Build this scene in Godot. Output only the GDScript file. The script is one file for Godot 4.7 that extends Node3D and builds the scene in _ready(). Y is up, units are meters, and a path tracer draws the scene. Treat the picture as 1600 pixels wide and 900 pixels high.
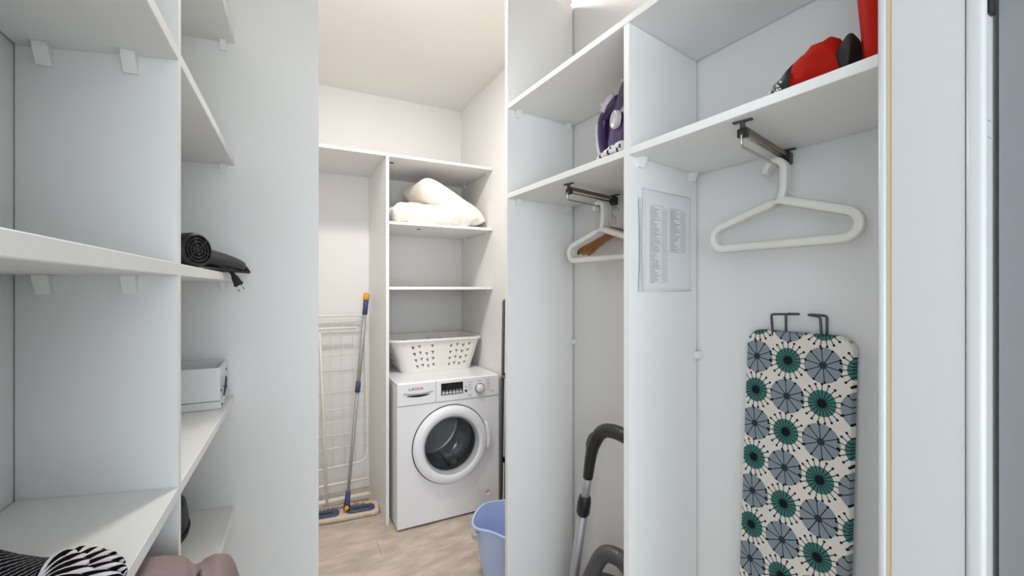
extends Node3D
# A narrow walk-in closet with a laundry niche at its end, seen from the hallway door.
# World: x to the right, y up, depth w along the corridor (z = -w). Camera at eye height in the doorway.

const EYE := 1.39
const T := 0.0185            # board thickness
var M := {}
var used := {}
var rng := RandomNumberGenerator.new()

# ---------------------------------------------------------------- mesh helpers
func P(x: float, y: float, w: float) -> Vector3:
	return Vector3(x, y, -w)

func st_new(smooth := false) -> SurfaceTool:
	var st := SurfaceTool.new()
	st.begin(Mesh.PRIMITIVE_TRIANGLES)
	st.set_smooth_group(0 if smooth else -1)
	return st

func tri(st: SurfaceTool, a: Vector3, b: Vector3, c: Vector3, inside: Vector3) -> void:
	# oriented so that the front looks away from «inside»
	var n := (c - a).cross(b - a)
	if n.length_squared() < 1e-18:
		return
	if n.dot((a + b + c) / 3.0 - inside) < 0.0:
		var s := b
		b = c
		c = s
	st.add_vertex(a)
	st.add_vertex(b)
	st.add_vertex(c)

func quad(st: SurfaceTool, a: Vector3, b: Vector3, c: Vector3, d: Vector3, inside: Vector3) -> void:
	tri(st, a, b, c, inside)
	tri(st, a, c, d, inside)

func tri_uv(st: SurfaceTool, p: Array, uv: Array, inside: Vector3) -> void:
	var a: Vector3 = p[0]
	var b: Vector3 = p[1]
	var c: Vector3 = p[2]
	var n := (c - a).cross(b - a)
	var order := [0, 1, 2]
	if n.dot((a + b + c) / 3.0 - inside) < 0.0:
		order = [0, 2, 1]
	for k in order:
		st.set_uv(uv[k])
		st.add_vertex(p[k])

func inset(pts: Array, c: float) -> Array:
	# moves every edge of a convex polygon inwards by c
	var n := pts.size()
	var mid := Vector2.ZERO
	for p in pts:
		mid += p
	mid /= n
	var out := []
	for i in n:
		var p0: Vector2 = pts[(i + n - 1) % n]
		var p1: Vector2 = pts[i]
		var p2: Vector2 = pts[(i + 1) % n]
		var d1 := (p1 - p0).normalized()
		var d2 := (p2 - p1).normalized()
		var n1 := Vector2(-d1.y, d1.x)
		var n2 := Vector2(-d2.y, d2.x)
		if n1.dot(mid - p1) < 0.0:
			n1 = -n1
		if n2.dot(mid - p1) < 0.0:
			n2 = -n2
		var b := (n1 + n2)
		var k := c / maxf(0.25, 1.0 + n1.dot(n2))
		out.append(p1 + b * k)
	return out

func loft(st: SurfaceTool, rings: Array, inside: Vector3, cap0 := true, cap1 := true) -> void:
	# rings of equal size, joined; convex overall
	for r in rings.size() - 1:
		var a: Array = rings[r]
		var b: Array = rings[r + 1]
		for i in a.size():
			var j := (i + 1) % a.size()
			quad(st, a[i], a[j], b[j], b[i], inside)
	if cap0:
		var a: Array = rings[0]
		for i in range(1, a.size() - 1):
			tri(st, a[0], a[i], a[i + 1], inside)
	if cap1:
		var a: Array = rings[-1]
		for i in range(1, a.size() - 1):
			tri(st, a[0], a[i], a[i + 1], inside)

func prism(st: SurfaceTool, pts: Array, y0: float, y1: float, c := 0.0012) -> void:
	# upright prism over a convex plan polygon of (x, w) points, its edges chamfered
	var mid := Vector2.ZERO
	for p in pts:
		mid += p
	mid /= pts.size()
	var inside := P(mid.x, (y0 + y1) / 2.0, mid.y)
	var small := inset(pts, c)
	var rings := []
	for level in [[small, y0], [pts, y0 + c], [pts, y1 - c], [small, y1]]:
		var ring := []
		for p in level[0]:
			ring.append(P(p.x, level[1], p.y))
		rings.append(ring)
	loft(st, rings, inside)

func rect(x0: float, x1: float, w0: float, w1: float) -> Array:
	return [Vector2(x0, w0), Vector2(x1, w0), Vector2(x1, w1), Vector2(x0, w1)]

func round_rect(x0: float, x1: float, w0: float, w1: float, r: float, seg := 5) -> Array:
	var out := []
	for c in [[x1 - r, w1 - r, 0.0], [x0 + r, w1 - r, 90.0], [x0 + r, w0 + r, 180.0], [x1 - r, w0 + r, 270.0]]:
		for k in seg + 1:
			var a := deg_to_rad(c[2] + 90.0 * k / seg)
			out.append(Vector2(c[0] + cos(a) * r, c[1] + sin(a) * r))
	return out

func box(st: SurfaceTool, x0: float, x1: float, y0: float, y1: float, w0: float, w1: float, c := 0.0012) -> void:
	prism(st, rect(x0, x1, w0, w1), y0, y1, c)

func plate(st: SurfaceTool, outline: Array, w0: float, w1: float, c := 0.0008) -> void:
	# convex outline of (x, y) points, standing across the corridor between depths w0 < w1
	var mid := Vector2.ZERO
	for p in outline:
		mid += p
	mid /= outline.size()
	var small := inset(outline, c)
	var rings := []
	for level in [[small, w0], [outline, w0 + c], [outline, w1 - c], [small, w1]]:
		var ring := []
		for p in level[0]:
			ring.append(P(p.x, p.y, level[1]))
		rings.append(ring)
	loft(st, rings, P(mid.x, mid.y, (w0 + w1) / 2.0))

func tube(st: SurfaceTool, path: Array, radius, sides := 8, closed := false, flat := Vector3.ZERO, squash := 1.0) -> void:
	# round bar along a path; «flat» is a direction in which the section is squashed
	var n := path.size()
	var rings := []
	var up := Vector3.ZERO
	for i in n:
		var p: Vector3 = path[i]
		var d: Vector3
		if closed:
			d = path[(i + 1) % n] - path[(i + n - 1) % n]
		else:
			d = path[mini(i + 1, n - 1)] - path[maxi(i - 1, 0)]
		d = d.normalized()
		if up == Vector3.ZERO:
			up = Vector3.UP if absf(d.y) < 0.9 else Vector3.RIGHT
		up = (up - d * up.dot(d)).normalized()
		var side := d.cross(up)
		var r: float = radius[i] if radius is Array else radius
		var ring := []
		for k in sides:
			var a := TAU * k / sides
			var o := (up * cos(a) + side * sin(a)) * r
			if flat != Vector3.ZERO:
				o -= flat * o.dot(flat) * (1.0 - squash)
			ring.append(p + o)
		rings.append(ring)
	var total := n if closed else n - 1
	for i in total:
		var a: Array = rings[i]
		var b: Array = rings[(i + 1) % n]
		var mid: Vector3 = (path[i] + path[(i + 1) % n]) / 2.0
		# pick the turn of the ring that fits best when it closes
		var shift := 0
		if closed and i == n - 1:
			var best := 1e9
			for s in sides:
				var dd: float = (a[0] as Vector3).distance_squared_to(b[s])
				if dd < best:
					best = dd
					shift = s
		for k in sides:
			var j := (k + 1) % sides
			quad(st, a[k], a[j], b[(j + shift) % sides], b[(k + shift) % sides], mid)
	if not closed:
		for e in [[0, 1], [n - 1, n - 2]]:
			var ring: Array = rings[e[0]]
			for k in range(1, sides - 1):
				tri(st, ring[0], ring[k], ring[k + 1], path[e[1]])

func smooth_path(pts: Array, steps := 6, closed := false) -> Array:
	var out := []
	var n := pts.size()
	var total := n if closed else n - 1
	for i in total:
		var p0: Vector3 = pts[(i + n - 1) % n] if closed else pts[maxi(i - 1, 0)]
		var p1: Vector3 = pts[i]
		var p2: Vector3 = pts[(i + 1) % n]
		var p3: Vector3 = pts[(i + 2) % n] if closed else pts[mini(i + 2, n - 1)]
		for k in steps:
			out.append(p1.cubic_interpolate(p2, p0, p3, float(k) / steps))
	if not closed:
		out.append(pts[-1])
	return out

func fillet(pts: Array, r: float, seg := 5, closed := false) -> Array:
	# polyline with rounded corners
	var out := []
	var n := pts.size()
	for i in n:
		if not closed and (i == 0 or i == n - 1):
			out.append(pts[i])
			continue
		var a: Vector3 = pts[(i + n - 1) % n]
		var b: Vector3 = pts[i]
		var c: Vector3 = pts[(i + 1) % n]
		var ra := minf(r, a.distance_to(b) * 0.49)
		var rc := minf(r, c.distance_to(b) * 0.49)
		var s := b + (a - b).normalized() * ra
		var e := b + (c - b).normalized() * rc
		for k in seg + 1:
			var t := float(k) / seg
			out.append(s.lerp(b, t).lerp(b.lerp(e, t), t))
	return out

func lathe(st: SurfaceTool, profile: Array, at: Vector3, axis: Vector3, seg := 32, flip := false) -> void:
	# profile of (radius, height along axis); front faces lie to the outside when heights rise (flip turns them)
	axis = axis.normalized()
	var u := axis.cross(Vector3.UP if absf(axis.y) < 0.9 else Vector3.RIGHT).normalized()
	var v := axis.cross(u)
	for i in profile.size() - 1:
		var p: Vector2 = profile[i]
		var q: Vector2 = profile[i + 1]
		for k in seg:
			var a0 := TAU * k / seg
			var a1 := TAU * (k + 1) / seg
			var d0 := u * cos(a0) + v * sin(a0)
			var d1 := u * cos(a1) + v * sin(a1)
			var a := at + d0 * p.x + axis * p.y
			var b := at + d1 * p.x + axis * p.y
			var c := at + d1 * q.x + axis * q.y
			var d := at + d0 * q.x + axis * q.y
			# outward normal of the profile: right of the direction of travel
			var t := q - p
			var nn := ((d0 + d1).normalized() * t.y - axis * t.x)
			if flip:
				nn = -nn
			var mid := (a + b + c + d) / 4.0 - nn
			quad(st, a, b, c, d, mid)

func cushion(st: SurfaceTool, at: Vector3, basis: Basis, h: Vector3, noise: FastNoiseLite, amount: float, n := 36, pinch := 3.0, rest := -1.0) -> void:
	for side in [1.0, -1.0]:
		for i in n:
			for j in n:
				var c := []
				for o in [[0, 0], [1, 0], [1, 1], [0, 1]]:
					var a: float = -1.0 + 2.0 * (i + o[0]) / n
					var b: float = -1.0 + 2.0 * (j + o[1]) / n
					# the sides pull in between the corners
					var x := a * (1.0 - 0.05 * (1.0 - b * b))
					var z := b * (1.0 - 0.05 * (1.0 - a * a))
					var edge := pow(maxf(0.0, 1.0 - pow(absf(a), pinch)), 0.55) * pow(maxf(0.0, 1.0 - pow(absf(b), pinch)), 0.55)
					var y: float = side * edge + noise.get_noise_3d(x * h.x * 100.0, side * 30.0, z * h.z * 100.0) * amount * minf(1.0, edge * 3.0) / h.y
					var p := at + basis * Vector3(x * h.x, y * h.y, z * h.z)
					p.y = maxf(p.y, rest)
					c.append(p)
				quad(st, c[0], c[1], c[2], c[3], (c[0] + c[2]) / 2.0 - basis * Vector3(0, side, 0))

# ---------------------------------------------------------------- node helpers
func numbered(called: String) -> String:
	if not used.has(called):
		used[called] = 0
		return called
	used[called] += 1
	return "%s_%03d" % [called, used[called]]

func tag(o: Node3D, label: String, category: String, group := "") -> Node3D:
	o.set_meta("label", label)
	o.set_meta("category", category)
	if group != "":
		o.set_meta("group", group)
	return o

func thing(called: String, label: String, category: String, at := Vector3.ZERO, group := "") -> Node3D:
	var o := Node3D.new()
	o.name = numbered(called)
	add_child(o)
	o.position = at
	tag(o, label, category, group)
	return o

func obj(called: String, st: SurfaceTool, m: Material, parent: Node = self, world := true) -> MeshInstance3D:
	# commits a surface as one mesh; with «world» its vertices are scene coordinates
	st.generate_normals()
	var mesh: ArrayMesh = st.commit()
	if parent != self and world:
		var base: Node3D = parent
		while base.get_parent() != self:
			base = base.get_parent()
		if base.position != Vector3.ZERO:
			var s2 := SurfaceTool.new()
			s2.append_from(mesh, 0, Transform3D(Basis(), -base.position))
			mesh = s2.commit()
	var o := MeshInstance3D.new()
	o.mesh = mesh
	o.material_override = m
	o.name = called if parent != self else numbered(called)
	parent.add_child(o, true)
	return o

func struct(called: String, st: SurfaceTool, m: Material) -> MeshInstance3D:
	var o := obj(called, st, m)
	o.set_meta("kind", "structure")
	return o

func mat(called: String, c: Color, rough := 0.5, metal := 0.0, spec := 0.5) -> StandardMaterial3D:
	var m := StandardMaterial3D.new()
	m.resource_name = called
	m.albedo_color = c
	m.roughness = rough
	m.metallic = metal
	m.metallic_specular = spec
	M[called] = m
	return m

func grain_texture(seed_: int, freq: float, low: float, high: float, size := 512) -> NoiseTexture2D:
	var t := NoiseTexture2D.new()
	var n := FastNoiseLite.new()
	n.seed = seed_
	n.frequency = freq
	n.fractal_octaves = 4
	t.noise = n
	t.width = size
	t.height = size
	t.seamless = true
	var g := Gradient.new()
	g.set_color(0, Color(low, low, low))
	g.set_color(1, Color(high, high, high))
	t.color_ramp = g
	return t

func c8(r: int, g: int, b: int) -> Color:
	return Color(r / 255.0, g / 255.0, b / 255.0)

# ---------------------------------------------------------------- materials
func materials() -> void:
	var wall := mat("wall_paint", c8(240, 238, 236), 0.85, 0.0, 0.3)
	wall.heightmap_enabled = true
	wall.heightmap_texture = grain_texture(3, 0.06, 0.0, 1.0, 512)
	wall.heightmap_scale = 0.03
	wall.uv1_triplanar = true
	wall.uv1_world_triplanar = true
	wall.uv1_scale = Vector3(3, 3, 3)
	mat("ceiling_paint", c8(241, 238, 234), 0.9, 0.0, 0.3)
	mat("laminate", c8(241, 241, 239), 0.42, 0.0, 0.45)
	mat("edge_band", c8(242, 242, 240), 0.4)
	mat("clip_plastic", c8(240, 240, 237), 0.45)
	mat("white_gloss", c8(232, 233, 234), 0.25)
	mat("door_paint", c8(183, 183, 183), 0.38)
	mat("door_leaf_shade", c8(116, 117, 119), 0.45)  # darkened grey: the shade on the open leaf is put into its colour
	mat("raw_edge", c8(205, 180, 140), 0.7)
	mat("black_plastic", c8(26, 26, 27), 0.38)
	mat("black_matte", c8(20, 21, 20), 0.7)
	mat("dark_rubber", c8(34, 34, 36), 0.75)
	mat("chrome", c8(200, 196, 188), 0.18, 1.0)
	mat("brushed_steel", c8(165, 166, 170), 0.35, 1.0)
	mat("bronze_rail", c8(138, 126, 108), 0.35, 1.0)
	mat("aluminium", c8(176, 177, 180), 0.5, 0.5)
	mat("grey_lacquer", c8(104, 105, 110), 0.5)
	mat("dark_steel", c8(92, 94, 100), 0.4, 0.85)
	mat("hanger_white", c8(236, 234, 228), 0.32)
	mat("airer_white", c8(238, 234, 228), 0.3)
	mat("basket_plastic", c8(240, 237, 231), 0.4)
	mat("pillow_cotton", c8(250, 245, 237), 0.9, 0.0, 0.2)
	mat("washer_white", c8(241, 242, 246), 0.28)
	mat("washer_grey", c8(176, 180, 186), 0.35)
	mat("display_black", c8(10, 11, 12), 0.15)
	mat("print_grey", c8(140, 142, 148), 0.6)
	mat("print_red", c8(188, 30, 40), 0.5)
	mat("button_white", c8(210, 213, 218), 0.4)
	mat("gasket", c8(58, 60, 62), 0.6)
	mat("mop_blue", c8(60, 72, 116), 0.4)
	mat("mop_plate", c8(66, 82, 112), 0.5)
	mat("mop_orange", c8(238, 160, 32), 0.4)
	mat("mop_pad", c8(226, 208, 190), 0.95, 0.0, 0.1)
	mat("mop_fringe", c8(168, 146, 150), 0.95, 0.0, 0.1)
	mat("bucket_plastic", c8(188, 207, 247), 0.4)
	mat("bucket_clip", c8(170, 184, 178), 0.5)
	mat("vacuum_black", c8(30, 31, 32), 0.42)
	mat("hose_grey", c8(88, 87, 88), 0.4)
	mat("iron_purple", c8(58, 36, 92), 0.3)
	mat("iron_white", c8(224, 218, 226), 0.35)
	mat("red_nylon", c8(170, 27, 12), 0.7, 0.0, 0.25)
	mat("black_nylon", c8(30, 28, 28), 0.6)
	mat("white_fleck", c8(226, 222, 222), 0.8)
	mat("wood_hanger", c8(176, 112, 58), 0.45)
	mat("taupe_cloth", c8(158, 140, 138), 0.95, 0.0, 0.1)
	mat("paper_edge", c8(222, 225, 228), 0.5)
	mat("dark_fleck", c8(52, 46, 62), 0.8)
	mat("shoe_black", c8(16, 19, 16), 0.45)
	var glass := mat("door_glass", Color(0.40, 0.42, 0.43, 0.06), 0.04)
	glass.transparency = BaseMaterial3D.TRANSPARENCY_ALPHA
	var sleeve := mat("clear_sleeve", Color(0.95, 0.97, 1.0, 0.04), 0.12)
	sleeve.transparency = BaseMaterial3D.TRANSPARENCY_ALPHA
	for n in ["taupe_cloth", "pillow_cotton", "mop_pad"]:
		var m: StandardMaterial3D = M[n]
		m.heightmap_enabled = true
		m.heightmap_texture = grain_texture(11, 0.09, 0.0, 1.0, 256)
		m.heightmap_scale = 0.12
		m.uv1_triplanar = true
		m.uv1_scale = Vector3(9, 9, 9)
	# floor boards: three tones over one grain picture, the grain running along x
	var im := Image.create(512, 256, false, Image.FORMAT_RGB8)
	var n1 := FastNoiseLite.new()
	n1.seed = 5
	n1.frequency = 0.012
	n1.fractal_octaves = 3
	var n2 := FastNoiseLite.new()
	n2.seed = 9
	n2.frequency = 0.03
	for y in 256:
		for x in 512:
			var cx := cos(TAU * x / 512.0) * 60.0
			var sx := sin(TAU * x / 512.0) * 60.0
			var a := n1.get_noise_3d(cx, sx, y * 2.2)
			var b := n2.get_noise_3d(cx * 0.6, sx * 0.6, y * 7.0)
			var k := 0.92 + 0.13 * a + 0.06 * b
			im.set_pixel(x, y, Color(k * 0.98, k * 0.975, k * 0.97))
	var tex := ImageTexture.create_from_image(im)
	for i in 3:
		var m := mat("plank_%d" % i, [c8(226, 209, 194), c8(219, 203, 190), c8(231, 215, 201)][i], 0.5, 0.0, 0.4)
		m.albedo_texture = tex
		m.uv1_triplanar = true
		m.uv1_world_triplanar = true
		m.uv1_scale = Vector3(1.1, 1.6, 1.6)
		m.uv1_offset = Vector3(0.3 * i, 0, 0.37 * i)

func cover_texture() -> ImageTexture:
	# one repeat of the ironing cover's print: grey and teal dandelion discs in a chequer, 0.149 by 0.163 m
	var W := 448
	var H := 490
	var im := Image.create(W, H, false, Image.FORMAT_RGB8)
	var px := 0.149
	var py := 0.163
	var cream := c8(232, 224, 214)
	var grey := c8(140, 149, 156)
	var teal := c8(74, 124, 116)
	var ink := c8(26, 34, 38)
	for y in H:
		for x in W:
			var best := cream
			for my in 3:
				for mx in 3:
					var cx := mx * px / 2.0
					var cy := my * py / 2.0
					var dx := (x + 0.5) / W * px - cx
					var dy := (y + 0.5) / H * py - cy
					var r := sqrt(dx * dx + dy * dy)
					if r > 0.0455:
						continue
					var is_grey := (mx + my) % 2 == 0
					var disc := 0.0385 if is_grey else 0.0285
					var ends := 0.0365 if is_grey else 0.0415
					var count := 10 if is_grey else 19
					var core := 0.0078 if is_grey else 0.0098
					var turn := 0.2 if is_grey else 0.07
					if r < disc:
						best = grey if is_grey else teal
					var a := fposmod(atan2(dy, dx) - turn, TAU) / TAU * count
					var off := absf(a - roundf(a)) * TAU / count * r
					if r < core:
						best = ink if not is_grey else c8(52, 62, 72)
					elif r < ends and off < 0.0009:
						best = ink
					else:
						var al := roundf(a) / count * TAU + turn
						var ex := cos(al) * ends - dx
						var ey := sin(al) * ends - dy
						if ex * ex + ey * ey < 0.0027 * 0.0027:
							best = ink
			im.set_pixel(x, y, best)
	return ImageTexture.create_from_image(im)

func paper_texture() -> ImageTexture:
	# a printed price-list like sheet: two columns of small grey lines too small to read
	var W := 420
	var H := 594
	var im := Image.create(W, H, false, Image.FORMAT_RGB8)
	im.fill(c8(240, 242, 244))
	var r := RandomNumberGenerator.new()
	r.seed = 21
	for col in [[38, 205, 70, 560], [228, 392, 70, 356]]:
		var y: int = col[2]
		im.fill_rect(Rect2i(col[0], y - 10, int((col[1] - col[0]) * 0.8), 2), c8(150, 152, 156))
		var row := 0
		while y < col[3]:
			var tone: int = 96 + r.randi() % 60
			var x: int = col[0]
			var stop: int = col[0] + 40 + r.randi() % 62
			while x < stop:
				var l := 3 + r.randi() % 9
				im.fill_rect(Rect2i(x, y, l, 4), c8(tone, tone, tone + 4))
				x += l + 3
			x = col[1] - 52
			while x < col[1] - 4:
				var l := 4 + r.randi() % 6
				im.fill_rect(Rect2i(x, y, l, 4), c8(tone + 40, tone + 40, tone + 44))
				x += l + 6
			im.fill_rect(Rect2i(col[0], y + 6, col[1] - col[0], 1), c8(205, 207, 211))
			y += 9
			row += 1
		im.fill_rect(Rect2i(col[1] - 58, col[2], 1, col[3] - col[2]), c8(190, 192, 196))
	return ImageTexture.create_from_image(im)

func stripe_texture(zebra: bool) -> ImageTexture:
	var im := Image.create(256, 256, false, Image.FORMAT_RGB8)
	for y in 256:
		for x in 256:
			var c := c8(22, 22, 24)
			if zebra:
				var k := fposmod((x * 9.0) / 256.0 + 0.35 * sin(y * TAU / 256.0), 1.0)
				if k < 0.48:
					c = c8(226, 220, 224)
			else:
				# diagonal twill with light flecks
				var k := fposmod((x + y) * 8.0 / 256.0, 1.0)
				var f := fposmod((x - y) * 24.0 / 256.0, 1.0)
				if k < 0.34 and f < 0.72:
					c = c8(150, 146, 152)
			im.set_pixel(x, y, c)
	return ImageTexture.create_from_image(im)

func drum_texture() -> ImageTexture:
	var im := Image.create(256, 256, false, Image.FORMAT_RGB8)
	im.fill(c8(186, 190, 192))
	for j in 8:
		for i in 8:
			var cx := i * 32 + 16 + (16 if j % 2 == 1 else 0)
			var cy := j * 32 + 16
			for y in range(-7, 8):
				for x in range(-7, 8):
					if x * x + y * y < 40:
						im.set_pixel(posmod(cx + x, 256), posmod(cy + y, 256), c8(18, 19, 20))
	return ImageTexture.create_from_image(im)

# ---------------------------------------------------------------- setting
func _ready() -> void:
	rng.seed = 4
	var cam := Camera3D.new()
	cam.name = "camera"
	add_child(cam)
	cam.position = P(0, EYE, 0)
	cam.rotation_degrees = Vector3(0, -27.5, 0)
	cam.fov = rad_to_deg(2.0 * atan(450.0 / 690.0))
	cam.near = 0.02
	cam.far = 50.0
	cam.current = true
	var we := WorldEnvironment.new()
	we.name = "world_environment"
	var e := Environment.new()
	e.background_mode = Environment.BG_COLOR
	e.background_color = c8(190, 205, 225)
	e.tonemap_mode = Environment.TONE_MAPPER_LINEAR
	e.tonemap_exposure = 1.07
	e.sdfgi_enabled = true
	e.ssao_enabled = true
	e.ssil_enabled = true
	we.environment = e
	add_child(we)
	# daylight from two added, unseen windows: behind the camera and on the hallway's left
	for d in [[P(-0.20, 1.5, -1.52), 0.0, 3.5], [P(-1.14, 1.5, -0.50), -PI / 2.0, 1.25]]:
		var day := AreaLight3D.new()
		day.name = "added_daylight"
		day.area_size = Vector2(1.5, 1.4)
		day.light_color = Color(0.93, 0.97, 1.0)
		day.light_energy = d[2]
		day.area_range = 9.0
		day.shadow_enabled = true
		add_child(day, true)
		day.position = d[0]
		day.rotation.y = d[1]
	# the closet's own ceiling lamp
	var bulb := AreaLight3D.new()
	bulb.name = "ceiling_lamp_light"
	bulb.area_size = Vector2(0.26, 0.26)
	bulb.light_color = Color(1.0, 0.984, 0.962)
	bulb.light_energy = 1.55
	bulb.area_range = 9.0
	bulb.shadow_enabled = true
	add_child(bulb)
	bulb.position = P(0.42, 2.694, 1.80)
	bulb.rotation.x = -PI / 2.0                 # shines straight down
	# what its opal rim sends sideways over the ceiling and the upper walls
	var rim := OmniLight3D.new()
	rim.name = "ceiling_lamp_rim_light"
	rim.light_color = Color(1.0, 0.984, 0.962)
	rim.light_energy = 0.22
	rim.light_size = 0.02
	rim.omni_range = 9.0
	rim.omni_attenuation = 2.0
	rim.shadow_enabled = true
	add_child(rim)
	rim.position = P(0.42, 2.722, 1.80)
	materials()
	shell()
	right_unit()
	left_unit()
	back_unit()
	door_side()
	lamps()
	washer()
	basket()
	pillows()
	airer()
	mop()
	bucket()
	folded_frame()
	hangers()
	sheet()
	ironing_board()
	vacuum()
	iron()
	red_things()
	dryer()
	storage_box()
	left_textiles()

func shell() -> void:
	var st := st_new()
	box(st, -1.3, 1.5, -0.08, -0.012, -1.75, 3.4, 0.0)
	var floor_ := struct("floor", st, M.plank_1)
	# laminate boards across the corridor, each its own piece
	var w := 0.22
	var row := 0
	while w < 3.2:
		var x := -0.40 - 0.43 * ((row * 2) % 3)
		while x < 1.22:
			var x0 := maxf(x, -0.33)
			var x1 := minf(x + 1.29, 1.222)
			if x1 - x0 > 0.04:
				var s := st_new()
				box(s, x0 + 0.0004, x1 - 0.0004, -0.012, 0.0, w + 0.0004, minf(w + 0.193, 3.208) - 0.0004, 0.0011)
				obj("plank", s, M["plank_%d" % ((row * 2 + int(x * 3.0) + 6) % 3)], floor_)
			x += 1.29
		w += 0.193
		row += 1
	st = st_new()
	box(st, -1.3, 1.5, -0.012, 0.0, -1.75, 0.219, 0.0)
	obj("hall_flooring", st, M.plank_0, floor_)
	st = st_new()
	box(st, -1.3, 1.5, 2.75, 2.87, -1.75, 3.4, 0.0)
	struct("ceiling", st, M.ceiling_paint)
	st = st_new()
	box(st, -0.6, 1.5, 0.0, 2.75, 3.21, 3.4, 0.0)
	struct("wall_back", st, M.wall_paint)
	st = st_new()
	prism(st, [Vector2(1.0835, 0.2), Vector2(1.5, 0.2), Vector2(1.5, 1.479), Vector2(1.0424, 1.479)], 0.0, 2.75, 0.0)
	box(st, 1.227, 1.5, 0.0, 2.75, 1.479, 3.21, 0.0)
	struct("wall_right", st, M.wall_paint)
	st = st_new()
	prism(st, [Vector2(-0.6, 0.28), Vector2(-0.385, 0.28), Vector2(-0.345, 1.54), Vector2(-0.345, 3.21), Vector2(-0.6, 3.21)], 0.0, 2.75, 0.0)
	struct("wall_left", st, M.wall_paint)
	# the front wall with its doorway, and the hallway behind the camera
	st = st_new()
	box(st, -1.3, -0.175, 0.0, 2.75, 0.2, 0.28, 0.0)
	box(st, 0.80, 1.086, 0.0, 2.75, 0.2, 0.275, 0.0)
	box(st, -0.175, 0.80, 2.1, 2.75, 0.2, 0.28, 0.0)
	struct("wall_front", st, M.wall_paint)
	st = st_new()
	box(st, -1.3, -1.1, 0.0, 2.75, -1.75, -1.62, 0.0)
	box(st, 0.54, 1.5, 0.0, 2.75, -1.75, -1.62, 0.0)
	box(st, -1.1, 0.54, 0.0, 0.7, -1.75, -1.62, 0.0)
	box(st, -1.1, 0.54, 2.3, 2.75, -1.75, -1.62, 0.0)
	struct("wall_hall", st, M.wall_paint)
	st = st_new()
	box(st, -1.3, -1.2, 0.0, 2.75, -1.62, -1.30, 0.0)
	box(st, -1.3, -1.2, 0.0, 2.75, 0.155, 0.2, 0.0)
	box(st, -1.3, -1.2, 0.0, 0.75, -1.30, 0.155, 0.0)
	box(st, -1.3, -1.2, 2.25, 2.75, -1.30, 0.155, 0.0)
	struct("wall_hall_left", st, M.wall_paint)
	st = st_new()
	box(st, 1.25, 1.5, 0.0, 2.75, -1.62, 0.2, 0.0)
	struct("wall_hall_right", st, M.wall_paint)
	# added hallway windows, out of view: framed glowing panes that light the closet
	st = st_new()
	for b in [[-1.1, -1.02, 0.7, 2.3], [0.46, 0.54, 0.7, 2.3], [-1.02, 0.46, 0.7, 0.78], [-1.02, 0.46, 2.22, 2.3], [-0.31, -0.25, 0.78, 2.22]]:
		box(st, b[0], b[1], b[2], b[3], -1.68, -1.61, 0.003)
	var win := struct("added_window_1", st, M.door_paint)
	st = st_new()
	box(st, -1.02, 0.46, 0.78, 2.22, -1.66, -1.65, 0.0)
	var glow_pane := mat("added_pane_glow", c8(220, 230, 240), 0.3)
	glow_pane.emission_enabled = true
	glow_pane.emission = Color(0.90, 0.955, 1.0)
	glow_pane.emission_energy_multiplier = 0.9
	obj("glow_pane", st, glow_pane, win)
	st = st_new()
	for b in [[-1.30, -1.24, 0.75, 2.25], [0.095, 0.155, 0.75, 2.25], [-1.24, 0.095, 0.75, 0.81], [-1.24, 0.095, 2.19, 2.25], [-0.60, -0.54, 0.81, 2.19]]:
		box(st, -1.27, -1.19, b[2], b[3], b[0], b[1], 0.003)
	win = struct("added_window_2", st, M.door_paint)  # also added and unseen, to light the right-hand bay
	st = st_new()
	box(st, -1.245, -1.235, 0.81, 2.19, -1.24, 0.095, 0.0)
	obj("glow_pane", st, glow_pane, win)

func lamps() -> void:
	var lamp := thing("ceiling_lamp", "round opal glass ceiling lamp fixed above the corridor", "lamp", P(0.42, 2.75, 1.80))
	var st := st_new(true)
	lathe(st, [Vector2(0.140, -0.016), Vector2(0.150, -0.016), Vector2(0.152, -0.012), Vector2(0.152, 0.0)], P(0.42, 2.75, 1.80), Vector3.UP, 48)
	obj("lamp_base", st, M.white_gloss, lamp)
	st = st_new(true)
	var pr := []
	for k in 9:
		var a := PI / 2.0 * k / 8.0
		pr.append(Vector2(sin(a) * 0.141, -cos(a) * 0.036 - 0.012))
	pr.append(Vector2(0.0, -0.010))
	lathe(st, pr, P(0.42, 2.75, 1.80), Vector3.UP, 40)
	var glow := mat("opal_glow", c8(245, 240, 232), 0.3)
	glow.emission_enabled = true
	glow.emission = Color(1.0, 0.984, 0.962)
	glow.emission_energy_multiplier = 1.2
	obj("lamp_globe", st, glow, lamp)

# ---------------------------------------------------------------- built-in units
func board(called: String, parent: Node, pts: Array, y0: float, y1: float) -> MeshInstance3D:
	var st := st_new()
	prism(st, pts, y0, y1, 0.0012)
	return obj(called, st, M.laminate, parent)

func clip(parent: Node, at: Vector3, out: Vector3, wide := 0.016, drop := 0.03, deep := 0.02) -> void:
	# white plastic shelf support under a board: a wedge against the upright; «out» points away from the upright
	var st := st_new()
	var along := Vector3.UP.cross(out).normalized() * wide / 2.0
	var a := at
	var ring0 := [a - along, a - along + out * deep, a - along + out * deep - Vector3.UP * 0.006, a - along + out * deep * 0.3 - Vector3.UP * drop, a - along - Vector3.UP * drop]
	var ring1 := []
	for p in ring0:
		ring1.append(p + along * 2.0)
	loft(st, [ring0, ring1], a + out * deep * 0.35 - Vector3.UP * drop * 0.4)
	obj("shelf_support", st, M.clip_plastic, parent)

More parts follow.
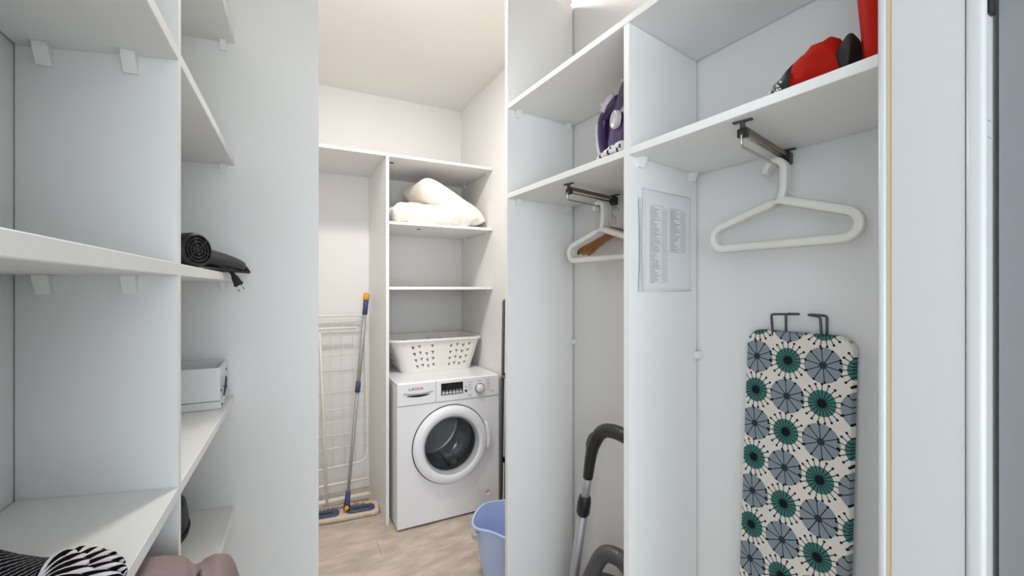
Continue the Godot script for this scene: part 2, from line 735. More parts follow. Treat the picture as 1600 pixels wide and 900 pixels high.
var RA := Vector2(0.7527, 0.826)
var RC := Vector2(1.0606, 0.8807)
var RB := Vector2(0.7275, 1.433)
var RE := Vector2(1.042, 1.463)
var R0 := Vector2(0.776, 0.283)
var R0b := Vector2(1.080, 0.300)

func right_unit() -> void:
	var u := thing("wardrobe", "white open wardrobe unit along the right wall with two hanging bays", "wardrobe", P(0.75, 0, 0.85))
	var up := Vector2(0, T)
	var gap := Vector2(-0.0055, 0)
	board("side_panel", u, [R0, R0b + gap, R0b + gap + up, R0 + up], 0.0, 2.041)
	board("divider_panel", u, [RA, RC + gap, RC + gap + up, RA + up], 0.0, 2.041)
	board("end_panel", u, [RB, RE + gap, RE + gap + Vector2(0, 0.014), RB + up], 0.0, 2.52)
	# set-back strips, added to stop light leaking between the uprights and the wall
	for q in [RC, RE]:
		var sf := st_new()
		box(sf, q.x - 0.0058, q.x + 0.0002, 0.0, 2.519 if q == RE else 2.04, q.y + 0.0105, q.y + 0.0135, 0.0)
		obj("joint_light_stop", sf, M.laminate, u)
	# boards run between the uprights; the top one lies over the divider
	var top := board("shelf", u, [R0 + Vector2(0, 0), R0b + Vector2(-0.002, 0), RE + Vector2(-0.002, -0.001), RB + Vector2(0, -0.001)], 2.0415, 2.06)
	var n1 := board("shelf", u, [R0 + up, R0b + up + Vector2(-0.002, 0), RC + Vector2(-0.002, -0.0005), RA + Vector2(0, -0.0005)], 1.7155, 1.734)
	var f1 := board("shelf", u, [RA + up, RC + up + Vector2(-0.002, 0), RE + Vector2(-0.002, -0.0005), RB + Vector2(0, -0.0005)], 1.7155, 1.734)
	# supports on the uprights
	var ad := (RC - RA).normalized()
	var outA := P(0, 0, -1)
	for k in [0.13, 0.88]:
		var p := RA.lerp(RC, k)
		clip(n1, P(p.x, 1.715, p.y - 0.0005), outA, 0.02, 0.024, 0.018)
		p = RB.lerp(RE, k)
		clip(f1, P(p.x, 1.715, p.y - 0.0005), outA, 0.02, 0.022, 0.018)
		clip(top, P(p.x, 2.041, p.y - 0.0005), outA, 0.02, 0.024, 0.018)
	# corner clips that hold the uprights to the wall
	for c in [[RC, 1.19, 0.02], [RC, 1.80, 0.01], [RE, 1.165, 0.02], [RE, 1.80, 0.016]]:
		var q: Vector2 = c[0]
		var st := st_new()
		box(st, q.x - 0.020, q.x - 0.0006, c[1], c[1] + c[2], q.y - 0.016, q.y - 0.0036, 0.0015)
		obj("corner_clip", st, M.clip_plastic, u)
	# pull-out rails under the lower boards, running front to back
	for r in [[Vector2(0.786, 0.552), Vector2(1.062, 0.624)], [Vector2(0.784, 1.136), Vector2(1.038, 1.203)]]:
		var a: Vector2 = r[0]
		var b: Vector2 = r[1]
		var d := (b - a).normalized()
		var s := Vector2(-d.y, d.x)
		var st := st_new()
		# the channel
		prism(st, [a + s * 0.0052 + d * 0.008, b + s * 0.0052 - d * 0.01, b - s * 0.0052 - d * 0.01, a - s * 0.0052 + d * 0.008], 1.6955, 1.706, 0.002)
		var rail := obj("pullout_rail", st, M.bronze_rail, u)
		# mounting plates
		for k in [0.0, 0.94]:
			st = st_new()
			var q := a.lerp(b, k)
			prism(st, [q + s * 0.018 + d * 0.003, q + s * 0.018 + d * 0.012, q - s * 0.018 + d * 0.012, q - s * 0.018 + d * 0.003], 1.7118, 1.7153, 0.001)
			prism(st, [q + s * 0.004 + d * 0.004, q + s * 0.004 + d * 0.011, q - s * 0.004 + d * 0.011, q - s * 0.004 + d * 0.004], 1.70, 1.712, 0.001)
			obj("mounting_plate", st, M.dark_steel, rail)
		st = st_new(true)
		# the sliding double wire
		var q0 := a + d * 0.001
		var q1 := b - d * 0.034
		tube(st, fillet([P(q1.x, 1.688, q1.y), P(q0.x, 1.688, q0.y), P(q0.x, 1.664, q0.y), P(q1.x, 1.664, q1.y), P(q1.x, 1.671, q1.y)], 0.008), 0.0028, 8)
		obj("slide_wire", st, M.chrome, rail)
		st = st_new()
		var f := a + d * 0.004
		prism(st, [f + s * 0.009, f + d * 0.012 + s * 0.009, f + d * 0.012 - s * 0.009, f - s * 0.009], 1.682, 1.70, 0.002)
		obj("end_block", st, M.black_plastic, rail)
		st = st_new()
		var g := b - d * 0.026
		prism(st, [g + s * 0.01, g + d * 0.022 + s * 0.01, g + d * 0.022 - s * 0.01, g - s * 0.01], 1.678, 1.708, 0.003)
		obj("end_block", st, M.black_plastic, rail)

var LP := Vector2(-0.1415, 0.840)
var LQ := Vector2(-0.121, 1.4905)
var LR := Vector2(-0.3416, 0.895)
var L0 := Vector2(-0.158, 0.284)
var L0b := Vector2(-0.363, 0.320)
var LS := Vector2(-0.3285, 1.518)

func left_unit() -> void:
	var u := thing("shelving_unit", "white built-in shelving on the left with two open bays of shelves", "shelving", P(-0.14, 0, 0.85))
	var up := Vector2(0, T)
	board("side_panel", u, [L0, L0b, L0b + up, L0 + up], 0.0, 2.52)
	board("divider_panel", u, [LP, LR, LR + up, LP + up], 0.0, 2.52)
	# the far panel stands deeper than the shelves
	board("end_panel", u, [Vector2(0.0985, 1.461), LS, LS + up, Vector2(0.0985, 1.461) + up], 0.0, 2.52)
	board("back_panel", u, [L0b + Vector2(-0.001, 0.001), LR + Vector2(-0.0015, 0), LR + Vector2(-0.0095, 0), L0b + Vector2(-0.009, 0.001)], 0.0, 2.52)
	board("back_panel", u, [LR + Vector2(-0.0015, 0.001), LS + Vector2(-0.0015, 0.018), LS + Vector2(-0.0095, 0.018), LR + Vector2(-0.0095, 0.001)], 0.0, 2.52)
	for y in [2.09, 1.7405, 1.4090, 1.0645, 0.7495, 0.40, 0.06]:
		var n := board("shelf", u, [L0 + up, LP + Vector2(0, -0.0005), LR + Vector2(0.001, -0.0005), L0b + up + Vector2(0.001, 0)], y, y + 0.0192)
		var f := board("shelf", u, [LP + up, LQ + Vector2(0, -0.0005), LS + Vector2(0.001, -0.0005), LR + up + Vector2(0.001, 0)], y, y + 0.0192)
		if y > 0.9:
			for k in [0.30, 0.82]:
				var p := LP.lerp(LR, k)
				clip(n, P(p.x, y - 0.0004, p.y - 0.0005), P(0, 0, -1), 0.017, 0.028, 0.02)
			for k in [0.13, 0.8]:
				var p := LQ.lerp(LS, k)
				clip(f, P(p.x, y - 0.0004, p.y - 0.0005), P(0, 0, -1), 0.015, 0.025, 0.018)

func back_unit() -> void:
	var u := thing("shelf_unit", "white built-in shelf unit around the washing machine at the back", "shelving", P(0.55, 0, 2.635))
	board("divider_panel", u, rect(0.540, 0.5575, 2.635, 3.206), 0.0, 2.1635)
	var top := board("shelf", u, rect(-0.342, 1.2245, 2.633, 3.206), 2.164, 2.1815)
	var s1 := board("shelf", u, rect(0.558, 1.2245, 2.633, 3.206), 1.7665, 1.784)
	var s2 := board("shelf", u, rect(0.558, 1.2245, 2.633, 3.206), 1.380, 1.3975)
	for s in [[top, 2.164], [s1, 1.7665], [s2, 1.380]]:
		for w in [2.70, 3.12]:
			clip(s[0], P(1.2265, s[1] - 0.0004, w), Vector3.LEFT, 0.018, 0.022, 0.018)
	# dark screw fittings in the undersides
	for s in [[top, 0.60, 2.164, 2.76], [s1, 0.775, 1.7665, 2.78]]:
		var st := st_new(true)
		lathe(st, [Vector2(0, -0.004), Vector2(0.012, -0.004), Vector2(0.014, -0.0002)], P(s[1], s[2], s[3]), Vector3.UP, 16)
		obj("screw_cap", st, M.bronze_rail, s[0])

func door_side() -> void:
	# right-hand door lining: rounded stop, a strip of raw edge, flat jamb, rounded casing
	var st := st_new(true)
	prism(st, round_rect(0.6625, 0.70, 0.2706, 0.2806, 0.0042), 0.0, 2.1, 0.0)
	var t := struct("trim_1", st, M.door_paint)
	st = st_new()
	box(st, 0.6645, 0.70, 0.0, 2.1, 0.2654, 0.2706, 0.0)
	obj("edge_strip", st, M.raw_edge, t)
	st = st_new()
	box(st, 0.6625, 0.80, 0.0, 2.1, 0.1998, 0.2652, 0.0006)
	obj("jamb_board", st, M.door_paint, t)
	st = st_new(true)
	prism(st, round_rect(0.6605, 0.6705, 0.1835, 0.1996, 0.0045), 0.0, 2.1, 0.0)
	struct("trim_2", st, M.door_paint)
	# opened door: its hinged edge and its face, with shade put into the grey
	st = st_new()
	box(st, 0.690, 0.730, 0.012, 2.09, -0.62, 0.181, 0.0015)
	var d := struct("door_1", st, M.door_leaf_shade)
	st = st_new()
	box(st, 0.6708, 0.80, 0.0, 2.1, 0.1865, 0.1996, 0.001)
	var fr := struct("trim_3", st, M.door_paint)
	st = st_new()
	# black hinge leaf on the frame, and two fine joints of a plate lower down
	box(st, 0.6730, 0.6885, 1.6865, 1.80, 0.183, 0.1866, 0.001)
	obj("hinge", st, M.black_plastic, fr)
	for y in [1.5535, 1.5715]:
		st = st_new()
		box(st, 0.6709, 0.6890, y, y + 0.0009, 0.1855, 0.1867, 0.0)
		obj("plate_edge", st, M.washer_grey, fr)

# ---------------------------------------------------------------- laundry niche
func disc(cx: float, cy: float, r: float, seg := 24) -> Array:
	var out := []
	for k in seg:
		out.append(Vector2(cx + cos(TAU * k / seg) * r, cy + sin(TAU * k / seg) * r))
	return out

func washer() -> void:
	var x0 := 0.579
	var x1 := 1.218
	var w0 := 2.522
	var w1 := 3.09
	var cx := 0.8985
	var cy := 0.455
	var wm := thing("washing_machine", "white front-loading washing machine under the shelves at the back", "washing machine", P((x0 + x1) / 2, 0, 2.8))
	# shell: sides, back, bottom, and a front sheet with a round opening
	var st := st_new()
	box(st, x0, x0 + 0.02, 0.016, 0.826, w0 + 0.012, w1, 0.002)
	box(st, x1 - 0.02, x1, 0.016, 0.826, w0 + 0.012, w1, 0.002)
	box(st, x0 + 0.02, x1 - 0.02, 0.016, 0.826, w1 - 0.02, w1, 0.0)
	box(st, x0 + 0.02, x1 - 0.02, 0.016, 0.05, w0 + 0.012, w1, 0.0)
	var seg := 64
	var ring := []
	var rim := []
	for k in seg:
		var a := TAU * k / seg
		var d := Vector2(cos(a), sin(a))
		ring.append(Vector2(cx, cy) + d * 0.175)
		# where the ray meets the front sheet's outline
		var tx := ((x1 - cx) if d.x > 0.0 else (x0 - cx)) / (d.x if absf(d.x) > 1e-6 else 1e-6)
		var ty := ((0.712 - cy) if d.y > 0.0 else (0.014 - cy)) / (d.y if absf(d.y) > 1e-6 else 1e-6)
		rim.append(Vector2(cx, cy) + d * minf(absf(tx), absf(ty)))
	# make the corners exact
	for c in [Vector2(x0, 0.014), Vector2(x1, 0.014), Vector2(x0, 0.712), Vector2(x1, 0.712)]:
		var best := 0
		for k in seg:
			if (rim[k] as Vector2).distance_to(c) < (rim[best] as Vector2).distance_to(c):
				best = k
		rim[best] = c
	for k in seg:
		var j := (k + 1) % seg
		var a: Vector2 = ring[k]
		var b: Vector2 = ring[j]
		var c: Vector2 = rim[j]
		var d: Vector2 = rim[k]
		quad(st, P(a.x, a.y, w0), P(b.x, b.y, w0), P(c.x, c.y, w0), P(d.x, d.y, w0), P(a.x, a.y, w0 + 1.0))
		quad(st, P(a.x, a.y, w0), P(b.x, b.y, w0), P(b.x, b.y, w0 + 0.02), P(a.x, a.y, w0 + 0.02), P(a.x, a.y, w0) + (P(a.x, a.y, w0) - P(cx, cy, w0)) * 2.0)
		quad(st, P(d.x, d.y, w0), P(c.x, c.y, w0), P(c.x, c.y, w0 + 0.013), P(d.x, d.y, w0 + 0.013), P(cx, cy, w0))
	obj("body", st, M.washer_white, wm)
	st = st_new()
	box(st, x0 + 0.01, x1 - 0.01, 0.0, 0.0155, w0 + 0.02, w1 - 0.02, 0.0)
	obj("plinth", st, M.dark_rubber, wm)
	st = st_new()
	prism(st, rect(x0, x1, w0 + 0.004, w1), 0.8265, 0.845, 0.005)
	obj("top_panel", st, M.washer_white, wm)
	# fascia
	st = st_new()
	plate(st, [Vector2(x0 + 0.2285, 0.7145), Vector2(x1, 0.7145), Vector2(x1, 0.8405), Vector2(x0 + 0.2285, 0.8405)], w0 - 0.004, w0 + 0.016, 0.003)
	var panel := obj("control_panel", st, M.washer_white, wm)
	st = st_new()
	plate(st, [Vector2(x0, 0.7145), Vector2(x0 + 0.226, 0.7145), Vector2(x0 + 0.226, 0.8405), Vector2(x0, 0.8405)], w0 - 0.004, w0 + 0.016, 0.003)
	var drawer := obj("detergent_drawer", st, M.washer_white, wm)
	# the drawer's grip: a grey lip over a dark curved slot
	st = st_new(true)
	var lip := []
	for k in 13:
		var t := k / 12.0
		lip.append(P(x0 + 0.034 + t * 0.172, 0.778 + 0.008 * (2.0 * t - 1.0) * (2.0 * t - 1.0), w0 - 0.005))
	tube(st, lip, 0.0042, 8)
	obj("grip_lip", st, M.washer_grey, drawer)
	st = st_new()
	var slot := []
	for k in 13:
		var t := k / 12.0
		slot.append(Vector2(x0 + 0.055 + t * 0.132, 0.7585 + 0.009 * (2.0 * t - 1.0) * (2.0 * t - 1.0)))
	slot.append(Vector2(x0 + 0.187, 0.7715))
	slot.append(Vector2(x0 + 0.055, 0.7715))
	plate(st, slot, w0 - 0.0052, w0 + 0.001, 0.0004)
	obj("grip_recess", st, M.black_matte, drawer)
	# maker's word and ring emblem, printed on the drawer front
	var tm := TextMesh.new()
	tm.text = "BOSCH"
	var f := SystemFont.new()
	f.font_names = PackedStringArray(["Droid Sans"])
	f.font_weight = 700
	tm.font = f
	tm.font_size = 16
	tm.pixel_size = 0.0013
	tm.depth = 0.0006
	var lo := MeshInstance3D.new()
	lo.mesh = tm
	lo.material_override = M.print_red
	lo.name = "maker_lettering"
	drawer.add_child(lo, true)
	lo.position = P(x0 + 0.116, 0.806, w0 - 0.0042) - wm.position
	st = st_new(true)
	var em := []
	for k in 24:
		em.append(P(x0 + 0.070 + cos(TAU * k / 24) * 0.007, 0.805 + sin(TAU * k / 24) * 0.007, w0 - 0.0042))
	tube(st, em, 0.0011, 6, true)
	tube(st, [P(x0 + 0.066, 0.805, w0 - 0.0042), P(x0 + 0.074, 0.805, w0 - 0.0042)], 0.0011, 6)
	obj("emblem", st, M.print_grey, drawer)
	# display with its row of buttons
	var dx0 := x0 + 0.258
	var dx1 := x0 + 0.396
	st = st_new()
	plate(st, [Vector2(dx0, 0.752), Vector2(dx1, 0.752), Vector2(dx1, 0.822), Vector2(dx0, 0.822)], w0 - 0.0055, w0 + 0.002, 0.0008)
	var disp := obj("display", st, M.display_black, panel)
	for k in 6:
		var bx := dx0 + 0.006 + k * (dx1 - dx0 - 0.008) / 6.0
		st = st_new()
		plate(st, [Vector2(bx, 0.7565), Vector2(bx + 0.017, 0.7565), Vector2(bx + 0.017, 0.7705), Vector2(bx, 0.7705)], w0 - 0.0075, w0 - 0.005, 0.0008)
		plate(st, [Vector2(bx + 0.002, 0.7755), Vector2(bx + 0.014, 0.7755), Vector2(bx + 0.014, 0.7785), Vector2(bx + 0.002, 0.7785)], w0 - 0.0058, w0 - 0.005, 0.0002)
		obj("button", st, M.button_white, panel)
	st = st_new()
	plate(st, disc(dx1 + 0.019, 0.764, 0.0085, 20), w0 - 0.007, w0 - 0.003, 0.001)
	plate(st, disc(dx1 + 0.019, 0.789, 0.0035, 12), w0 - 0.006, w0 - 0.003, 0.0006)
	obj("start_button", st, M.dark_steel, panel)
	# programme dial
	var kx := x0 + 0.505
	var ky := 0.772
	st = st_new(true)
	lathe(st, [Vector2(0.031, 0.0), Vector2(0.0305, 0.012), Vector2(0.028, 0.016), Vector2(0.026, 0.016)], P(kx, ky, w0 - 0.0035), Vector3(0, 0, 1), 36)
	var dial := obj("programme_dial", st, M.brushed_steel, panel)
	st = st_new(true)
	lathe(st, [Vector2(0.026, 0.0), Vector2(0.0255, 0.017), Vector2(0.023, 0.0205), Vector2(0.0, 0.021)], P(kx, ky, w0 - 0.0035), Vector3(0, 0, 1), 36)
	obj("dial_cap", st, M.washer_white, dial)
	st = st_new(true)
	var arc := []
	for k in 7:
		var a := deg_to_rad(25.0 + k * 14.0)
		arc.append(P(kx + cos(a) * 0.0275, ky + sin(a) * 0.0275, w0 - 0.0195))
	tube(st, arc, 0.001, 6)
	obj("dial_mark", st, M.print_red, dial)
	# tiny programme captions as print lines
	st = st_new()
	for c in [[dx1 + 0.034, 0.812], [dx1 + 0.034, 0.797], [dx1 + 0.034, 0.782], [dx1 + 0.034, 0.767], [dx1 + 0.034, 0.737], [dx1 + 0.034, 0.728], [kx - 0.014, 0.816], [kx + 0.042, 0.818], [kx + 0.046, 0.805], [kx + 0.048, 0.792], [kx + 0.049, 0.779], [kx + 0.048, 0.766], [kx + 0.046, 0.753], [kx - 0.006, 0.728], [kx + 0.074, 0.744]]:
		box(st, c[0], c[0] + 0.024, c[1], c[1] + 0.0026, w0 - 0.0044, w0 - 0.003, 0.0)
	var caps := obj("caption_print", st, M.print_grey, panel)
	caps.set_meta("kind", "stuff")
	# door: white ring, dark rim, glass bowl, and the drum behind it
	st = st_new(true)
	lathe(st, [Vector2(0.232, 0.0), Vector2(0.231, 0.010), Vector2(0.226, 0.021), Vector2(0.215, 0.030), Vector2(0.195, 0.034), Vector2(0.180, 0.030), Vector2(0.166, 0.018), Vector2(0.160, 0.004), Vector2(0.160, -0.012)], P(cx, cy, w0 - 0.003), Vector3(0, 0, 1), 72)
	var door := obj("door_ring", st, M.washer_white, wm)
	st = st_new(true)
	lathe(st, [Vector2(0.237, 0.0), Vector2(0.2365, 0.003), Vector2(0.230, 0.004)], P(cx, cy, w0 - 0.0005), Vector3(0, 0, 1), 72)
	obj("door_gap", st, M.gasket, door)
	st = st_new(true)
	lathe(st, [Vector2(0.176, 0.024), Vector2(0.170, 0.0225), Vector2(0.163, 0.012), Vector2(0.159, 0.0), Vector2(0.159, -0.01)], P(cx, cy, w0 - 0.0045), Vector3(0, 0, 1), 72)
	obj("inner_ring", st, M.washer_grey, door)
	st = st_new(true)
	lathe(st, [Vector2(0.159, 0.004), Vector2(0.150, -0.02), Vector2(0.137, -0.07), Vector2(0.118, -0.105), Vector2(0.08, -0.122), Vector2(0.0, -0.126)], P(cx, cy, w0), Vector3(0, 0, 1), 64, true)
	obj("door_glass", st, M.door_glass, door)
	st = st_new(true)
	# handle lug on the right rim
	var lug := []
	for k in 9:
		var a := deg_to_rad(-17.0 + k * 5.3)
		lug.append(P(cx + cos(a) * 0.242, cy + 0.006 + sin(a) * 0.242, w0 - 0.018))
	tube(st, lug, [0.007, 0.012, 0.0145, 0.0155, 0.0155, 0.0155, 0.0145, 0.012, 0.007], 10)
	obj("door_handle", st, M.washer_white, door)
	st = st_new(true)
	lathe(st, [Vector2(0.174, -0.006), Vector2(0.168, -0.03), Vector2(0.172, -0.05), Vector2(0.162, -0.075), Vector2(0.176, -0.095)], P(cx, cy, w0), Vector3(0, 0, 1), 64, true)
	obj("door_seal", st, M.gasket, wm)
	var dm := mat("drum_steel", c8(236, 238, 240), 0.3, 0.75)
	dm.albedo_texture = drum_texture()
	dm.uv1_triplanar = true
	dm.uv1_scale = Vector3(11, 11, 11)
	st = st_new(true)
	lathe(st, [Vector2(0.176, -0.095), Vector2(0.235, -0.12), Vector2(0.235, -0.45), Vector2(0.205, -0.465)], P(cx, cy, w0), Vector3(0, 0, 1), 64, true)
	var drum := obj("drum", st, dm, wm)
	st = st_new(true)
	lathe(st, [Vector2(0.205, -0.465), Vector2(0.16, -0.462), Vector2(0.12, -0.45), Vector2(0.06, -0.44), Vector2(0.0, -0.44)], P(cx, cy, w0), Vector3(0, 0, 1), 64, true)
	obj("drum_back", st, M.aluminium, drum)
	for k in 3:
		var a := deg_to_rad(55.0 + 120.0 * k)
		st = st_new(true)
		var r0 := P(cx + cos(a) * 0.225, cy + sin(a) * 0.225, w0 + 0.14)
		tube(st, [r0, r0 + P(0, 0, 0.15), r0 + P(0, 0, 0.29)], [0.022, 0.034, 0.024], 12)
		obj("drum_paddle", st, M.aluminium, drum)
	st = st_new(true)
	lathe(st, [Vector2(0.022, 0.0), Vector2(0.0215, 0.0018), Vector2(0.0195, 0.0018), Vector2(0.019, 0.0006), Vector2(0, 0.0006)], P(x1 - 0.075, 0.115, w0), Vector3(0, 0, 1), 28)
	obj("filter_cover", st, M.washer_white, wm)
	st = st_new()
	plate(st, [Vector2(x1 - 0.086, 0.1135), Vector2(x1 - 0.064, 0.1135), Vector2(x1 - 0.064, 0.1165), Vector2(x1 - 0.086, 0.1165)], w0 - 0.0018, w0 - 0.0004, 0.0002)
	obj("filter_slot", st, M.print_grey, wm)

func basket() -> void:
	var y0 := 0.8455
	var y1 := 1.052
	var bx0 := 0.678
	var bx1 := 1.150
	var tx0 := 0.602
	var tx1 := 1.205
	var bw0 := 2.80
	var bw1 := 3.10
	var tw0 := 2.765
	var tw1 := 3.155
	var b := thing("laundry_basket", "off-white plastic laundry basket with triangular holes on the washing machine", "basket", P(0.90, y0, 2.95))
	var st := st_new()
	var r := 0.055
	var th := 0.0028
	# corners of the plan at a height t, walking round: each side is straight, each corner an arc
	var at := func(kind: int, s: float, t: float, inner: bool) -> Vector3:
		var o := th if inner else 0.0
		var ax0: float = lerpf(bx0, tx0, t) + o
		var ax1: float = lerpf(bx1, tx1, t) - o
		var aw0: float = lerpf(bw0, tw0, t) + o
		var aw1: float = lerpf(bw1, tw1, t) - o
		var rr := r - o
		var y: float = lerpf(y0, y1, t)
		match kind:
			0: return P(lerpf(ax0 + rr, ax1 - rr, s), y, aw0)
			2: return P(ax1, y, lerpf(aw0 + rr, aw1 - rr, s))
			4: return P(lerpf(ax1 - rr, ax0 + rr, s), y, aw1)
			6: return P(ax0, y, lerpf(aw1 - rr, aw0 + rr, s))
		var c: Array = {1: [ax1 - rr, aw0 + rr, -90.0], 3: [ax1 - rr, aw1 - rr, 0.0], 5: [ax0 + rr, aw1 - rr, 90.0], 7: [ax0 + rr, aw0 + rr, 180.0]}[kind]
		var a := deg_to_rad(c[2] + 90.0 * s)
		return P(c[0] + cos(a) * rr, y, c[1] + sin(a) * rr)
	var mid := P((bx0 + bx1) / 2, y0 + 0.1, (bw0 + bw1) / 2)
	for kind in 8:
		var nx: int = [11, 6, 7, 6, 11, 6, 7, 6][kind]
		var ny := 4
		for i in nx:
			for j in ny:
				var s0 := float(i) / nx
				var s1 := float(i + 1) / nx
				var t0 := 0.10 + 0.80 * j / ny
				var t1 := 0.10 + 0.80 * (j + 1) / ny
				var hole := false
				if kind % 4 == 0:
					hole = (i >= 1 and i <= 4) or (i >= 7 and i <= 10)
				elif kind % 4 == 2:
					hole = i >= 1 and i <= 5
				if j == 3 and i % 2 == 1 and kind % 2 == 0:
					hole = hole and i != 3
				var sh := 0.10 if i % 2 == 0 else -0.08
				var corner := [[s0, t0], [s1, t0], [s1, t1], [s0, t1]]
				var sm := (s0 + s1) / 2.0
				var hs := (s1 - s0) * 0.29
				var tc := (t0 + t1) / 2.0 + sh * (t1 - t0)
				var ht := (t1 - t0) * 0.30
				var tr := [[sm, tc - ht], [sm + hs, tc + ht * 0.8], [sm - hs, tc + ht * 0.8]]
				for inner in [false, true]:
					var cc := []
					for c in corner:
						cc.append(at.call(kind, c[0], c[1], inner))
					var ref: Vector3 = mid if not inner else (cc[0] + (cc[0] - mid) * 2.0)
					ref.y = cc[0].y
					if not hole:
						quad(st, cc[0], cc[1], cc[2], cc[3], ref)
					else:
						var h := []
						for c in tr:
							h.append(at.call(kind, c[0], c[1], inner))
						tri(st, cc[0], cc[1], h[0], ref)
						tri(st, cc[1], h[1], h[0], ref)
						tri(st, cc[1], cc[2], h[1], ref)
						tri(st, cc[2], cc[3], h[1], ref)
						tri(st, cc[3], h[2], h[1], ref)
						tri(st, cc[3], cc[0], h[2], ref)
						tri(st, cc[0], h[0], h[2], ref)
				if hole:
					var centre: Vector3 = at.call(kind, sm, tc, false)
					for k in 3:
						var a = tr[k]
						var c = tr[(k + 1) % 3]
						var q0: Vector3 = at.call(kind, a[0], a[1], false)
						var q1: Vector3 = at.call(kind, c[0], c[1], false)
						quad(st, q0, q1, at.call(kind, c[0], c[1], true), at.call(kind, a[0], a[1], true), q0 + (q0 - centre) * 4.0)
		for i in nx:
			for band in [[0.0, 0.10], [0.90, 1.0]]:
				for inner in [false, true]:
					var a: Vector3 = at.call(kind, float(i) / nx, band[0], inner)
					var ref: Vector3 = mid if not inner else a + (a - mid) * 2.0
					ref.y = a.y
					quad(st, a, at.call(kind, float(i + 1) / nx, band[0], inner), at.call(kind, float(i + 1) / nx, band[1], inner), at.call(kind, float(i) / nx, band[1], inner), ref)
	obj("tub", st, M.basket_plastic, b)
	st = st_new()
	prism(st, round_rect(bx0 + 0.001, bx1 - 0.001, bw0 + 0.001, bw1 - 0.001, 0.053), y0, y0 + 0.004, 0.0)
	obj("tub_floor", st, M.basket_plastic, b)
	st = st_new(true)
	var loop := []
	for p in round_rect(tx0 - 0.003, tx1 + 0.003, tw0 - 0.003, tw1 + 0.003, 0.06, 7):
		loop.append(P(p.x, y1 + 0.001, p.y))
	tube(st, loop, 0.0105, 8, true, Vector3.UP, 1.0)
	obj("rim", st, M.basket_plastic, b)

func noise(seed_: int, freq: float) -> FastNoiseLite:
	var n := FastNoiseLite.new()
	n.seed = seed_
	n.frequency = freq
	n.fractal_octaves = 3
	return n

func pillows() -> void:
	var st := st_new(true)
	cushion(st, P(0.856, 1.853, 2.865), Basis(Vector3.UP, 0.05), Vector3(0.285, 0.072, 0.20), noise(2, 0.075), 0.030, 54, 4.5, 1.7848)
	tag(obj("pillow", st, M.pillow_cotton), "crumpled cream pillow lying flat on the shelf under the other pillow", "pillow", "pillows on the back shelf")
	st = st_new(true)
	cushion(st, P(0.965, 1.948, 2.86), Basis(Vector3.BACK, -0.43) * Basis(Vector3.UP, 0.10), Vector3(0.250, 0.078, 0.185), noise(7, 0.02), 0.010, 48, 6.0, 1.7848)
	tag(obj("pillow", st, M.pillow_cotton), "smooth cream pillow tilted on top of the crumpled pillow", "pillow", "pillows on the back shelf")

func airer() -> void:
	# white wire clothes airer, folded flat and leaning on the wall in the left niche
	var a := thing("clothes_airer", "white wire clothes airer folded flat in the niche left of the shelves", "clothes airer", P(0.25, 0, 3.05))
	var lean := func(y: float) -> float: return 3.02 + 0.13 * clampf(y / 1.2, 0.0, 1.0)
	var st := st_new(true)
	var fr := []
	for p in [[0.505, 1.205], [0.505, 0.245], [-0.06, 0.225], [-0.06, 1.205]]:
		fr.append(P(p[0], p[1], lean.call(p[1])))
	tube(st, fillet(fr, 0.07, 6, true), 0.0065, 8, true)
	obj("outer_frame", st, M.airer_white, a)
	# thin drying wires up the frame
	for k in 7:
		var x := 0.02 + k * 0.068
		st = st_new(true)
		tube(st, [P(x, 1.20, lean.call(1.2) - 0.004), P(x, 0.235, lean.call(0.235) - 0.004)], 0.0016, 6)
		obj("drying_wire", st, M.airer_white, a)
	# cross bars
	for y in [1.165, 1.08, 0.95, 0.83, 0.71, 0.60, 0.52, 0.44, 0.36]:
		st = st_new(true)
		tube(st, [P(-0.055, y, lean.call(y) - 0.010), P(0.50, y, lean.call(y) - 0.010)], 0.0032 if y < 1.0 else 0.005, 6)
		obj("cross_bar", st, M.airer_white, a)
	# side legs, folded in front, ending in low feet
	st = st_new(true)
	tube(st, [P(0.215, 1.10, 3.105), P(0.232, 0.62, 3.05), P(0.250, 0.02, 2.985)], 0.0085, 8)
	obj("leg", st, M.airer_white, a)
	st = st_new(true)
	tube(st, [P(-0.02, 1.10, 3.105), P(-0.02, 0.02, 2.985)], 0.0085, 8)
	obj("leg", st, M.airer_white, a)
	for f in [[0.135, 3.03, 0.010], [0.045, 3.0, 0.016]]:
		st = st_new(true)
		tube(st, [P(-0.10, f[0], f[1]), P(0.505, f[0], f[1])], f[2], 10)
		obj("foot_bar", st, M.airer_white, a)
	st = st_new(true)
	tube(st, [P(-0.05, 1.125, 3.10), P(0.44, 1.125, 3.10)], 0.009, 8)
	obj("hinge_bar", st, M.airer_white, a)

